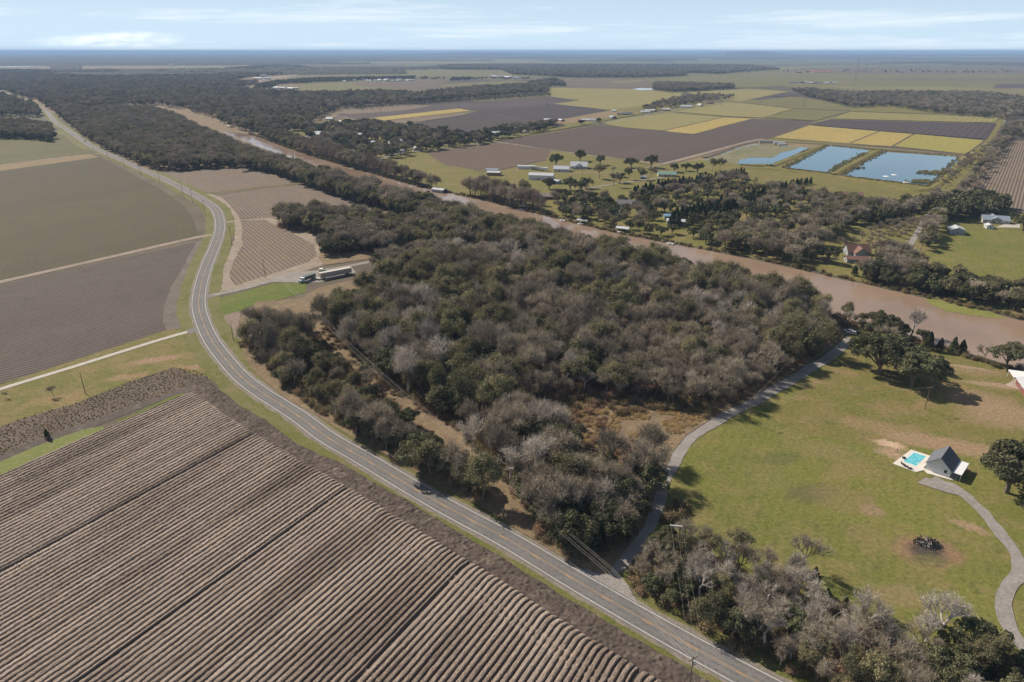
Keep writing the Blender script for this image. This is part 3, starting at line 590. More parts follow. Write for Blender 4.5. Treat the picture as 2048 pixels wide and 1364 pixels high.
sheet("dirt_yard", "1065,250 1219,222 1280,225 1190,240 1100,253", DRY, 7)
strip("gravel_lane", pline("1800,520 1830,474 1850,440 1880,400 1900,384"), -2.2, 2.2, GRAVEL, 8)
sheet("grass_field", "1850,560 1870,500 1915,466 2000,456 2100,462 2200,560 2048,560 1960,585 1900,575", LAWN2, 3)
sheet("concrete_pad", "1990,455 2010,448 2040,449 2040,456", CONC, 9)

for s_ in ("1250,318 1332,329 1484,288 1542,276 1616,251", "1205,247 1250,255.5 1328,262 1386,268.5 1507,238", "1328,261 1447,234.5", "1784,293 1828,268", "1700,286.5 1760,262", "1219,220.5 1289,212 1355,200", "1160,201 1106,208.5", "1102,185 1250,197 1300,200", "1150,214 1250,197 1350,187", "996,282 1102,299 1249,318", "942,338 983,342.5 1092,320", "1930,311 1971,279 1992,248", "1700,190 1900,205 2040,212", "1640,150 1900,153 2100,155", "1750,170 1900,163 2060,160", "1600,170 1640,163 1700,156"):
    strip("field_ditch", pline(s_), -1.6, 1.6, MUD, 12)
for k_ in range(26):
    u_ = 1640 + 13 * k_; strip("wet_furrow", pline("%f,%f %f,%f" % (u_ + 14, 251 + k_ * .45, u_ + 9, 256 + k_ * .5)), -.7, .7, plain("standing water", (0.30, 0.31, 0.33), 0.12, 0.5), 13) if k_ % 3 else None
# ---- ponds
POND = NT("pond water", 0.08, 0.5); pc = POND.coord(); POND = POND.out((0.055, 0.135, 0.185), POND.noise(pc, 0.5, 4), 0.06, 0.3)
sheet("pond", "1569,335 1655,292 1739,300 1730,308 1659,345", POND, 9, amp=0.9); sheet("pond", "1682,350 1768,304 1916,314 1912,326 1858,371", POND, 9, amp=0.9)
sheet("pond", "1406,320 1507,288 1620,296 1546,328 1476,328", POND, 9, amp=0.9)
sheet("pond_algae", "1410,319 1509,289 1600,295 1560,306 1545,316 1500,316 1480,320 1478,327 1440,325", ground_mat("algae mat", (0.18, 0.17, 0.09), (0.22, 0.20, 0.12), (0.12, 0.13, 0.08), 0.02, 0.4), 10, kind="stuff", amp=1.2, label="tan algae mat floating on the left end of the ponds")
def berm(name, s, w=5.0, h=1.6, m=None):
    L = pline(s, 8); A = [offset(L, d) for d in (-w, -w * .35, w * .35, w)]; n = len(L); V = []
    for i, a in enumerate(A): V += [(x, y, 0.1 + (h if i in (1, 2) else 0) * (0.85 + 0.3 * random.random())) for x, y in a]
    F = [(j*n+i, (j+1)*n+i, (j+1)*n+i+1, j*n+i+1) for j in range(3) for i in range(n-1)]
    tag(put(name, mesh_np(name, V, F, m or YARD, smooth=True)), kind="structure")
berm("levee", "1545,333 1600,311 1648,290"); berm("levee", "1668,350 1700,332 1756,302"); berm("levee", "1400,322 1470,334 1560,341 1660,352 1760,368 1860,379 1925,322 1940,312"); berm("levee", "1410,316 1505,286 1640,289 1750,299 1930,311", 6, 1.3, SCRUB)

# ---- west side fields
sheet("cover_crop_field", "-700,480 0,341 176,312 199,315 235,332 279,356 323,379 361,406 384,432 393,453 394,470 0,560 -500,670", COVER, 3)
sheet("green_field", "-600,330 -500,300 0,270 59,273 100,270 117,268 129,271 147,288 164,297 182,306 114,313 0,330 -600,440", GREEN2, 3)
sheet("dry_strip", "-600,452 0,331 176,308 199,314 0,342 -600,470", DRY, 4)
sheet("tan_field", "-400,300 -100,252 0,255 26,253 32,265 0,269 -300,310", TAN, 3)
sheet("green_field", "-300,260 -100,215 0,211 59,208 73,221 60,228 0,230 -300,275", GREEN2, 3); sheet("brown_field", "-200,190 0,186 25,196 59,206 0,209 -200,222", soil("w", (0, 186), (59, 206), (0.12, 0.09, 0.07), (0.14, 0.11, 0.08), (0.15, 0.12, 0.09)), 3)
sheet("tilled_field", "-700,720 0,570 393,484 410,479 399,500 366,532 345,570 328,618 327,644 334,660 0,769 -500,940", DARKROW, 3)
sheet("headland", "393,484 412,478 420,482 392,530 372,570 364,597 356,633 364,657 334,661 326,644 328,612 345,570 366,532", ground_mat("headland soil", (0.17, 0.145, 0.125), (0.13, 0.108, 0.092), (0.20, 0.165, 0.12), 0.08, 1.8), 4, amp=0.8)
sheet("grass_strip", "-600,960 0,769 334,660 364,657 398,640 440,700 420,760 349,735 264,762 147,809 73,829 0,853 -500,1010", LAWN, 2)
sheet("rough_field", "-600,1060 0,853 73,829 147,809 205,785 264,762 323,744 349,735 381,746 420,755 378,775 352,783 264,812 176,845 88,874 0,912 -400,1080", SCRUB, 3)
sheet("drainage_lane", "-500,1130 0,912 88,874 176,845 264,812 352,783 378,771 400,770 420,790 390,782 352,792 293,812 205,848 103,890 0,924", MUD, 4, amp=0.6)
sheet("green_strip", "-300,1090 0,924 88,887 176,857 211,853 205,861 103,905 0,951 -300,1100", ground_mat("pale weeds", (0.185, 0.20, 0.06), (0.15, 0.175, 0.045), (0.22, 0.21, 0.12), 0.06, 1.8), 5, amp=0.8)
sheet("green_strip", "229,844 264,830 340,795 378,783 372,790 293,826 240,846", BRIGHT, 6)
strip("farm_track", pline("-300,393 0,331 114,316 176,309 202,308"), -2.2, 2.2, SAND, 6, jit=0.5)
strip("farm_track", pline("-300,631 0,564 200,519 393,475 428,470"), -3.0, 3.0, SAND, 6, jit=0.4)
strip("farm_track", pline("-300,215 0,210 60,207"), -3, 3, TAN, 6)
strip("concrete_drive", pline("-300,889 -100,816 0,779 150,733 300,686 375,664"), -1.5, 1.5, CONC, 7)
# ---- fields between road and river
sheet("stubble_field", "328,347 411,386 500,376 600,366 615,361 590,346 540,339 480,335", stub("e1", (337, 353), (411, 385)), 4)
sheet("stubble_field", "430,392 520,379 640,366 690,376 745,397 800,420 850,447 780,470 690,440 600,438 475,437", stub("e2", (434, 391), (481, 438)), 4)
sheet("sandy_margin", "470,447 529,436 545,437 600,455 660,482 700,500 640,532 560,560 450,584 440,560 450,520 470,480", SAND, 4, amp=1.0)
sheet("stubble_field", "481,444 529,439 564,459 605,476 629,490 634,512 617,524 532,552 470,571 456,548 461,529 485,491", stub("e3", (505, 445), (600, 515)), 5)
sheet("grass_margin", "690,376 745,397 800,420 850,447 835,447 760,412 700,385", VERGE, 5)
strip("farm_track", pline("411,388 440,398 465,425 475,445 477,470 470,500 452,540 445,575 430,585"), -2.6, 2.6, SAND, 6, jit=0.6)
strip("farm_track", pline("440,446 480,441 547,436"), -1.8, 1.8, SAND, 7, jit=0.3); strip("farm_track", pline("411,387 500,377 600,367 620,362"), -1.8, 1.8, LAWN, 7, jit=0.4)
sheet("bright_grass", "423,600 470,588 552,566 612,566 612,584 564,598 514,606 488,620 450,630 429,628", BRIGHT, 5)
strip("gravel_drive", pline("404,595 412,593 476,580 529,566 576,555 600,549 650,542 720,528 790,512 850,500"), -2.4, 2.4, GRAVEL, 7, jit=0.4)
sheet("gravel_yard", "535,566 545,556 580,546 612,543 640,540 700,530 712,545 640,565 604,566 560,564", GRAVEL, 6)
sheet("rough_bank", "429,627 450,630 478,622 480,655 500,700 520,738 590,800 700,872 800,930 900,985 1000,1043 1100,1103 1190,1152 1180,1160 1060,1092 900,999 700,880 560,795 500,750 450,690", ROUGHG, 4, amp=0.8)
sheet("cleared_strip", "600,600 632,640 660,672 720,700 770,760 800,800 850,850 900,890 950,920 1000,980 1060,1050 1040,1062 960,1013 920,985 870,925 800,855 740,790 700,735 640,690 600,640", CUT, 4, amp=1.5)
sheet("weedy_clearing", "1120,800 1108,835 1120,870 1150,905 1180,940 1222,950 1262,930 1290,915 1340,925 1375,905 1400,870 1430,850 1440,832 1370,825 1310,818 1240,812 1208,793 1164,783", GOLD, 4, amp=2.0)
#sheet("weedy_clearing", "1129,797 1164,788 1208,797 1240,815 1310,821 1370,827 1440,830 1430,850 1400,866 1370,885 1334,891 1281,870 1250,886 1222,906 1187,900 1164,870 1140,844 1125,820", GOLD, 4, amp=2.0)
# ---- main road
RD = spline(GP("0,181 29,193 73,206 97,227 108.5,243 132,258 164,280 191,297 235,316 279,337 323,356 375,382 416,406 434,423 440,444 438.5,467 428,497 413.5,532 402,570 397,609 405,642 422,680 446,713 481,753 522,785 557,807 600,835 655,876 731.5,920 825,976 919,1029 1017,1081 1158,1166 1281,1237 1384,1295 1500,1358 1640,1432 1800,1520"), 6)
for _ in range(2): RD[1:-1] = (RD[:-2] + 2 * RD[1:-1] + RD[2:]) / 4
i0 = int(np.argmin(np.hypot(RD[:, 0] - G(440, 444)[0], RD[:, 1] - G(440, 444)[1])))
i1 = int(np.argmin(np.hypot(RD[:, 0] - G(600, 835)[0], RD[:, 1] - G(600, 835)[1])))
ASPH = NT("asphalt", 0.85, 0.2); a_ = ASPH.noise(ASPH.coord(), 0.12, 5, 0.6); b_ = ASPH.noise(ASPH.coord(), 3.0, 4, 0.7)
ASPH = ASPH.out(ASPH.mix(1.0, ASPH.ramp(a_, [(0.35, (0.155, 0.148, 0.142)), (0.65, (0.195, 0.187, 0.178))]), ASPH.ramp(b_, [(0.3, 0.85), (0.7, 1.15)]), 'MULTIPLY'), b_, 0.15, 0.05)
strip("grass_verge", RD, -11.5, 11.0, VERGE, 7 - 1, jit=1.2)
strip("gravel_shoulder", RD, -5.0, 5.0, ground_mat("shoulder", (0.25, 0.215, 0.18), (0.20, 0.17, 0.14), (0.16, 0.15, 0.07), 0.1, 2.0), 8, jit=0.5)
strip("road", RD, -3.95, 3.95, ASPH, 10)
TY = ground_mat("worn lane", (0.142, 0.136, 0.130), (0.165, 0.158, 0.150), (0.185, 0.178, 0.170), 0.05, 1.2)
for d in (-2.55, -0.95, 0.95, 2.55): strip("wheel_path", near_rd := RD[i0 - 60:], d - .28, d + .28, TY, 10, jit=.12, z=.226)
near = RD[max(0, i0 - 60):]
WP, YP = plain("white road paint", (0.62, 0.61, 0.58), 0.7, 0.2, 0.2, 2.0), plain("yellow road paint", (0.50, 0.29, 0.10), 0.7, 0.2, 0.25, 2.0)
for d in (-3.35, 3.35): strip("edge_line", RD, d - 0.09, d + 0.09, WP, 12)
def dashes(name, line, d, w, on, off, m):
    seg = np.r_[0, np.cumsum(np.hypot(*np.diff(line, axis=0).T))]; V, F = [], []; s = 0.0
    while s + on < seg[-1]:
        tt = np.linspace(s, s + on, 4); x = np.interp(tt, seg, line[:, 0]); y = np.interp(tt, seg, line[:, 1]); L = np.stack([x, y], 1)
        A, B = offset(L, d - w / 2), offset(L, d + w / 2); n = len(V)
        V += [(a, b, 0.262) for a, b in A] + [(a, b, 0.224) for a, b in B]; F += [(n + i, n + 4 + i, n + 5 + i, n + 1 + i) for i in range(3)]; s += on + off
    return tag(put(name, mesh_np(name, V, F, m)), kind="structure")
strip("centre_line", RD, -0.17, -0.05, YP, 12)
dashes("centre_dashes", RD[i0 - 40:], 0.12, 0.12, 3.0, 9.0, YP)
sheet("road_apron", "373,661 376,668 395,664 400,652 390,655", ASPH, 9, rough=False); sheet("road_apron", "408,588 411,598 430,594 428,590", ASPH, 9, rough=False)
# mud headland along the big ploughed field: lumpy clods
def lumpy(name, line, l, r, m, step=0.5, amp=0.22, z0=0.16, seed=1, kind="structure"):
    s = np.r_[0, np.cumsum(np.hypot(*np.diff(line, axis=0).T))]; t = np.arange(0, s[-1], step); L = np.stack([np.interp(t, s, line[:, 0]), np.interp(t, s, line[:, 1])], 1)
    for _ in range(6): L[1:-1] = (L[:-2] + 2 * L[1:-1] + L[2:]) / 4
    nc = max(3, int(abs(r - l) / step)); V = []
    for j in range(nc + 1):
        l_ = np.interp(L[:, 1], [0, G(900, 1062)[1], G(800, 985)[1], G(650, 906)[1], G(570, 870)[1], G(450, 791)[1]], [6.2, 6.6, 5.6, 7.0, 10.0, 11.6]); r_l = np.interp(L[:, 1], [0, G(900, 1101)[1], G(699, 972)[1], G(591, 914)[1], G(510, 867)[1], G(387, 782)[1]], [13.6, 13.6, 13.4, 15.4, 18.2, 20.0]); d = l_ + (r_l - l_) * j / nc; P = offset(L, d + 0.8 * (vnoise(L[:, 0] / 6, L[:, 1] / 6, 5) - 0.5)); e = min(j, nc - j)
        h = (vnoise(P[:, 0] * 1.6, P[:, 1] * 1.6, seed) * .6 + vnoise(P[:, 0] * 3.7, P[:, 1] * 3.7, seed + 1) * .4) * amp * min(1, e / 1.5)
        V.append(np.c_[P, z0 + h])
    n = len(L); V = np.vstack(V); i, j = np.meshgrid(np.arange(n - 1), np.arange(nc)); a = (j * n + i).ravel(); F = np.stack([a, a + 1, a + n + 1, a + n], 1)
    if (r - l) > 0: F = F[:, ::-1]
    return tag(put(name, mesh_np(name, V, np.ascontiguousarray(F), m, smooth=False)), kind=kind)
ih = int(np.argmin(np.hypot(RD[:, 0] - G(446, 713)[0], RD[:, 1] - G(446, 713)[1])))
CLOD = ground_mat("clods", (0.085, 0.066, 0.055), (0.115, 0.090, 0.075), (0.19, 0.155, 0.125), 0.08, 1.6, speck=(0.02, 0.016, 0.014))
lumpy("mud_headland", RD[ih + 4:], 10.0, 18.5, CLOD, 0.36, 0.95)
# ------------------------------------------------------------------ the ploughed field in front, with real ridges
NFP = GP("-60,985 0,954 90,912 205,862 387,783 411,797 457,828 510,867 591,914 699,972 802,1031 900,1101 988,1151 1070,1206 1149,1248 1222,1301 1310,1354 1400,1410 1500,1500 1300,1700 600,1800 0,1700 -500,1500 -500,1150")
def plough():
    ang = math.radians(59.2); e = np.array([math.cos(ang), math.sin(ang)]); n = np.array([-e[1], e[0]]); TF = [float(np.dot(G(*p), n)) for p in ((230, 1023), (430, 1170), (845, 1212))]; TF0 = TF[1]; SP = (TF[0] - TF[1]) / 31
    P = np.array(NFP); s = P @ e; t = P @ n
    ss = np.arange(s.min(), min(s.max(), 330), 0.40); tt = np.arange(t.min(), min(t.max(), 290), 0.135)
    keep_s = ss; S_, T_ = np.meshgrid(keep_s, tt); X = S_ * e[0] + T_ * n[0]; Y = S_ * e[1] + T_ * n[1]
    dr = dist_line(X, Y, RD[ih::7])
    EL = np.interp(Y, [0, G(900, 1101)[1], G(699, 972)[1], G(591, 914)[1], G(510, 867)[1], G(387, 782)[1]], [12.8, 12.8, 12.6, 14.4, 17.0, 19.0]) + 0.9 * (vnoise(X / 7, Y / 7, 31) - .5)
    edge = np.clip((dr - EL - .3) / 4.0, 0, 1)                      # the rows bend where the plough turned
    bend = (1 - edge) ** 2 * (0.3 + 1.3 * vnoise(T_ / 9, S_ * 0 + 3, 8))
    ph = (T_ - TF0 + bend + 0.16 * (vnoise(S_ / 14, T_ / 5, 2) - 0.5) + 0.10 * (vnoise(S_ / 2.2, T_ / 1.1, 3) - 0.5)) / SP
    fr = ph - np.floor(ph); bed = np.floor(ph).astype(int)
    fw = 0.15 + 0.05 * vnoise(bed * 1.3, S_ / 18, 12); wide = (bed % 31 == 0) & (fr < 0.5)
    e0 = np.clip((np.minimum(fr, 1 - fr) - fw * 0.55) / 0.13, 0, 1); prof = e0 * e0 * (3 - 2 * e0)
    prof = np.where(wide, np.clip((fr - 0.42) / 0.12, 0, 1), prof)
    hb = 0.40 + 0.16 * (vnoise(bed * 1.7, bed * 0.0 + 0.5, 11) - 0.5)
    h = prof * hb * (0.9 + 0.1 * np.cos((fr - .5) * 5)) - np.where(wide, 0.12, 0)
    for d0 in (21.0, 23.2, 54.0):                                 # wheel marks that cross the rows
        k = np.exp(-((dr - d0 - 1.5 * np.sin(S_ / 31)) / 0.45) ** 2); h = h * (1 - 0.55 * k) + 0.20 * k
    cl = vnoise(X * 2.1, Y * 2.1, 21) * 0.12 + vnoise(X * 4.2, Y * 4.2, 22) * 0.15 + (vnoise(X / 1.7, Y / 1.7, 23) - .5) * 0.12
    h = h + cl * (0.35 + prof)
    h *= np.clip((dr - EL) / 1.6, 0, 1)
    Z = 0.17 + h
    ins = inpoly(X, Y, NFP); q = ins[:-1, :-1] & ins[1:, 1:] & ins[1:, :-1] & ins[:-1, 1:]
    px, py = pix(X[:-1, :-1], Y[:-1, :-1]); q &= (py < 1560) & (px > -260) & (py > 0)
    nn = X.shape[1]; j, i = np.nonzero(q); a = j * nn + i; F = np.stack([a, a + 1, a + nn + 1, a + nn], 1)
    used = np.unique(F); mp = np.zeros(X.size, np.int64); mp[used] = np.arange(len(used)); F = mp[F]
    V = np.stack([X.ravel(), Y.ravel(), Z.ravel()], 1)[used]
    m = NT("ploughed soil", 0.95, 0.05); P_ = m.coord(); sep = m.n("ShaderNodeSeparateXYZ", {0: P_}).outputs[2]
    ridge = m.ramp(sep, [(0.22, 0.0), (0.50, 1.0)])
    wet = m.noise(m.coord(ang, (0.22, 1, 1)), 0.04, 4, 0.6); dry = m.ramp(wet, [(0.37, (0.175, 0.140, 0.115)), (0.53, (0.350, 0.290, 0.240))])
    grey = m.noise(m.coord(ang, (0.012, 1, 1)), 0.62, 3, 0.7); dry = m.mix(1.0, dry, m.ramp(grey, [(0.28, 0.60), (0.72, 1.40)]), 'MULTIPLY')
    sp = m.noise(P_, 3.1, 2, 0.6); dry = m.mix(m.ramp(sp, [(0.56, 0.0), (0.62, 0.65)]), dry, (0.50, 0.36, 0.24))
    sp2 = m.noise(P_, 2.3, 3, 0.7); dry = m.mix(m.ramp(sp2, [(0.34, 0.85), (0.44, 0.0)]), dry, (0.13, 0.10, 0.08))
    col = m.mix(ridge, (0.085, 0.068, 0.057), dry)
    fine = m.noise(P_, 5.0, 4, 0.7); col = m.mix(1.0, col, m.ramp(fine, [(0.3, 0.62), (0.7, 1.38)]), 'MULTIPLY')
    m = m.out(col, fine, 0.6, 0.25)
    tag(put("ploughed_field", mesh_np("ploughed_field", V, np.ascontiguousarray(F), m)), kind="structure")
    sheet("field_soil", NFP, MUD, 7)
plough()

# ------------------------------------------------------------------ river
FARB = spline(GP("352,219 372,223 420,235 450,250 480,262 520,275 545,285 600,305 640,318 700,335 760,352 830,372 880,383 960,398 1040,420 1120,438 1200,460 1290,478 1350,490 1400,497 1470,510 1560,530 1640,548 1700,561 1760,576 1830,590 1900,606 1980,626 2048,641 2200,680 2500,745"), 5)
_s = np.r_[0, np.cumsum(np.hypot(*np.diff(FARB, axis=0).T))]; _t = np.linspace(0, _s[-1], 260)
FARB = np.stack([np.interp(_t, _s, FARB[:, 0]), np.interp(_t, _s, FARB[:, 1])], 1)
for _ in range(30): FARB[1:-1] = (FARB[:-2] + 2 * FARB[1:-1] + FARB[2:]) / 4
wd = np.interp(FARB[:, 1], [200, 330, 400, 700, 1000, 1500, 1800], [70, 70, 70, 62, 58, 56, 46])
WAT = NT("river water", 0.12, 0.5); P_ = WAT.coord()
rip = WAT.math('ADD', WAT.noise(P_, 0.8, 3, 0.6), WAT.math('MULTIPLY', WAT.noise(P_, 0.07, 4, 0.6), 0.6))
mudc = WAT.ramp(WAT.noise(P_, 0.02, 4, 0.6), [(0.35, (0.275, 0.196, 0.136)), (0.65, (0.330, 0.240, 0.170))])
rg = WAT.ramp(WAT.noise(WAT.coord(math.radians(-35), (0.35, 1, 1)), 0.022, 3, 0.6), [(0.40, 0.03), (0.60, 0.20)])
WAT = WAT.out(mudc, rip, 0.07, 0.12, rg)
strip("river", FARB, 0.0, wd, WAT, 5)
FARBANK = offset(FARB, 0.0); NEARBANK = offset(FARB, wd)
strip("river_margin", FARB, -3.5, 0.6, ground_mat("bank mud", (0.10, 0.085, 0.06), (0.075, 0.07, 0.045), (0.13, 0.12, 0.06), 0.08, 1.5), 6, jit=1.2)
strip("river_margin", NEARBANK, -0.6, 3.0, MATS["bank mud"], 6, jit=1.2)
sheet("water_weeds", "1850,597 1880,600 1930,612 1980,624 2010,636 1990,637 1940,631 1890,622 1862,610", ground_mat("water weed", (0.19, 0.20, 0.05), (0.23, 0.22, 0.07), (0.14, 0.15, 0.045), 0.1, 1.5), 9, kind="stuff", amp=2.0, label="yellow-green weed bed floating at the far bank of the brown river")

# ------------------------------------------------------------------ private drives on the near side
DR = pline("1150,1168 1187,1154 1230,1132 1262,1104 1285,1075 1310,1015 1322,973 1334,944 1351,914 1375,879 1413,853 1457,829 1498,809 1544,782 1588,758 1623,735 1664,711 1690,690 1702,676")
strip("gravel_drive", DR, -2.5, 2.5, GRAVEL, 8, jit=0.5)
sheet("drive_entrance", "1100,1128 1160,1138 1200,1140 1240,1150 1262,1180 1290,1236 1230,1204 1160,1164", GRAVEL, 9)
D2 = pline("1862,958 1890,972 1923,987 1964,1023 2005,1072 2030,1106 2040,1140 2023,1169 2008,1199 2011,1234 2030,1272 2060,1310 2120,1380", 8)
w2 = np.interp(np.arange(len(D2)), [0, 12, 24, len(D2)], [3.0, 2.3, 1.8, 1.8])
strip("gravel_drive", D2, -w2, w2, GRAVEL, 8, jit=0.35)
sheet("gravel_apron", "1834,966 1850,956 1905,966 1925,978 1922,992 1890,985", GRAVEL, 9)
DT = ground_mat("worn ground", (0.235, 0.175, 0.115), (0.20, 0.16, 0.085), None, 0.08, 1.2)
#strip("worn_track", pline("1500,818 1538,836 1588,848 1647,873 1705,890 1764,917 1790,930"), -0.9, 0.9, DT, 5, jit=0.5)
#strip("worn_track", pline("1864,714 1910,726 1969,744 2010,761 2048,780"), -1.1, 1.1, DT, 5, jit=0.4)
sheet("ditch_water", "376,680 388,678 392,695 384,700", plain("ditch water", (0.06, 0.08, 0.08), 0.2, 0.5), 5)
sheet("parking_pad", "2008,771 2031,758 2090,768 2080,795 2045,782", ground_mat("pinkish slab", (0.42, 0.33, 0.27), (0.36, 0.29, 0.24), None, 0.2, 1.0), 6, rough=False)
sheet("mud_puddles", "340,784 395,770 430,778 450,800 500,840 470,835 411,795", MUD, 7)
# ------------------------------------------------------------------ where the trees stand
CORR = np.array([G(612, 612), G(630, 655), G(672, 700), G(730, 748), G(775, 790), G(845, 838), G(918, 898), G(970, 955), G(1012, 1012), G(1045, 1050)])
CORR2 = spline(CORR, 4)
strip("cleared_strip", CORR2, -5.2, 5.2, CUT, 5, jit=2.5)
TREES = []          # kind, x, y, scale, zone
NOGO = [(RD, 6.3), (DR, 4.5), (D2, 4.0)]
CLEAR = [GP("1120,800 1164,785 1208,795 1240,815 1310,820 1370,827 1440,832 1430,850 1400,870 1375,905 1340,925 1290,915 1262,930 1222,950 1180,940 1150,905 1120,870 1108,835"),
         GP("1640,700 1635,668 1670,655 1712,662 1712,690 1680,705"), GP("585,556 640,536 712,524 724,545 700,575 640,585 606,580")]
# yards kept open in front of the houses: u, v, half width, depth before, depth behind
OPEN = [(1712, 508, 15, 42, 12), (1333, 352, 16, 50, 14), (1911, 466, 12, 45, 10), (1988, 448, 16, 30, 12), (1347, 444, 14, 36, 12), (1703, 394, 13, 30, 10), (1083, 358, 24, 50, 14), (962, 372, 14, 40, 12), (1080, 396, 14, 26, 14), (1250, 420, 9, 24, 10), (672, 548, 24, 42, 8), (612, 562, 15, 42, 8), (560, 590, 16, 40, 6), (510, 605, 14, 30, 6), (1430, 432, 26, 10, 12), (1500, 440, 30, 10, 8),
        (735, 272, 20, 40, 10), (652, 250, 12, 40, 10), (634, 268, 16, 45, 10), (752, 290, 14, 35, 10), (788, 290, 14, 35, 10), (1050, 268, 14, 30, 8), (1000, 269, 16, 40, 8), (1600, 450, 12, 14, 12), (1590, 480, 16, 10, 10)]
RDFAR = [p for p in RD[::2] if pix(*p)[1] < 268]
def fill(zone, poly, spacing, mix, seed, smin=0.75, smax=1.25, jit=0.9, prob=1.0, clump=0.0, nogo=True, rivers=True):
    P = np.array(GP(poly) if isinstance(poly, str) else poly); r = np.random.default_rng(seed)
    x0, y0 = P.min(0); x1, y1 = P.max(0)
    gx, gy = np.meshgrid(np.arange(x0, x1, spacing), np.arange(y0, y1, spacing)); gx = gx + (np.arange(gx.shape[0])[:, None] % 2) * spacing / 2
    gx = gx.ravel() + r.uniform(-.5, .5, gx.size) * spacing * jit; gy = gy.ravel() + r.uniform(-.5, .5, gy.size) * spacing * jit
    k = inpoly(gx, gy, P) & (r.random(gx.size) < prob)
    if clump: k &= vnoise(gx / (22 if zone != "far" else 60), gy / (22 if zone != "far" else 60), seed) > clump
    gx, gy = gx[k], gy[k]
    if nogo and len(gx):
        k = np.ones(len(gx), bool)
        for L, d in NOGO: k &= dist_line(gx, gy, L[::3]) > d
        k &= dist_line(gx, gy, CORR2) > np.interp(gy, [128, 135, 145, 230, 260, 300], [2.5, 3.6, 4.4, 4.6, 4.0, 3.8])
        for c in CLEAR: k &= ~inpoly(gx, gy, c)
        gx, gy = gx[k], gy[k]
    if rivers and len(gx):
        loop = np.vstack([FARBANK[::2], NEARBANK[::-2]]); k = ~inpoly(gx, gy, loop); gx, gy = gx[k], gy[k]
    if len(gx):
        k = dist_line(gx, gy, RD[::3]) > (5.5 if zone == "u" else 6.3)
        if zone == "u": k &= (dist_line(gx, gy, DR[::2]) > 3.9)
        if zone != "u":
            for p in RDFAR: k &= ~((np.abs(gx - p[0] - (gy - p[1]) * p[0] / p[1]) < 16) & (gy > p[1] - p[1] * .075) & (gy < p[1] + 12))
        for u, v, hw, fr, bk in OPEN:
            x, y = G(u, v); k &= ~((np.abs(gx - x - (gy - y) * x / y) < hw) & (gy > y - fr) & (gy < y + bk))
        gx, gy = gx[k], gy[k]
    kinds = list(mix); w = np.array([mix[q] for q in kinds], float)
    # kinds gather in patches
    base = np.stack([vnoise(gx / 26 + 17 * i, gy / 26, seed + 40 + i) for i in range(len(kinds))], 1) ** 2.2 * w
    base /= base.sum(1, keepdims=True) + 1e-9
    u = r.random(len(gx)); ci = (np.cumsum(base, 1) < u[:, None]).sum(1).clip(0, len(kinds) - 1)
    for a, b, c in zip(gx, gy, ci): TREES.append((kinds[c], a, b, r.uniform(smin, smax), zone))
def one(kind, u, v, sc, zone="", label=None, **k): TREES.append((kind, *G(u, v), sc, zone, label))

# the wood in the middle
Z1 = "474,690 520,668 600,655 650,636 720,600 780,560 862,532 960,520 1100,520 1200,540 1300,560 1400,580 1500,600 1600,625 1700,650 1690,672 1640,712 1600,738 1560,762 1500,792 1440,822 1385,852 1345,900 1318,955 1305,1005 1285,1050 1240,1110 1200,1138 1110,1098 1040,1056 960,1005 890,968 800,918 700,862 620,814 575,780 540,735 500,700"
fill("wood", "474,690 520,668 600,655 650,636 720,600 780,560 862,532 960,515 1100,520 1240,548 1260,640 1180,740 1100,800 1000,840 930,850 860,820 780,780 700,730 620,700 600,790 560,770 500,700", 6.0, dict(bare=6, olive=4.5, oak=1.3, pale=1.3), 11, 0.6, 1.4, clump=0.13)
fill("wood", "1240,548 1300,560 1400,580 1500,600 1600,625 1700,650 1690,672 1640,712 1600,738 1560,762 1500,792 1440,815 1380,822 1300,812 1230,800 1180,740 1260,640", 4.8, dict(bare=7, olive=1.6, oak=0.4, pale=1.0, rust=0.9), 12, 0.45, 1.15, clump=0.10)
fill("wood", "1100,800 1180,745 1230,800 1129,800 1130,850 1170,900 1222,915 1290,880 1345,900 1318,955 1305,1005 1285,1050 1240,1110 1200,1138 1110,1098 1060,1066 1000,1000 960,940 930,870 980,850", 5.6, dict(bare=5, olive=1.2, oak=1.3, pale=2.0, cedar=0.8), 13, 0.5, 1.25, clump=0.18)
fill("roadside", "600,700 640,700 700,750 760,790 830,860 900,930 960,985 1030,1045 1040,1056 960,1005 890,968 800,918 700,862 620,814 590,790 560,765 600,780 640,760", 6.2, dict(oak=5, olive=2.2, bare=2), 14, 0.5, 0.78)
fill("lawnside", "1240,1175 1262,1140 1330,1085 1400,1105 1480,1120 1560,1145 1640,1175 1720,1225 1800,1275 1880,1290 1960,1300 2040,1345 2120,1420 2300,1700 1750,1600 1560,1390 1400,1262", 4.8, dict(pale=2.6, bare=3, oak=3, cedar=1.3, olive=1.2), 15, 0.5, 0.86)
_ra = RD[int(np.argmin(np.hypot(RD[:, 0] - G(640, 865)[0], RD[:, 1] - G(640, 865)[1]))):int(np.argmin(np.hypot(RD[:, 0] - G(985, 1066)[0], RD[:, 1] - G(985, 1066)[1])))]
fill("roadside", np.vstack([offset(_ra, -6.9), offset(_ra, -12.5)[::-1]]), 5.6, dict(oak=5, olive=1.6, bare=1.6), 74, 0.85, 1.25, prob=.95)
fill("wood", "1040,1040 1000,990 1060,1000 1200,1010 1285,1010 1290,1050 1250,1105 1205,1128 1120,1096", 4.6, dict(oak=4, cedar=2, pale=1.5, bare=2), 75, 0.7, 1.05)
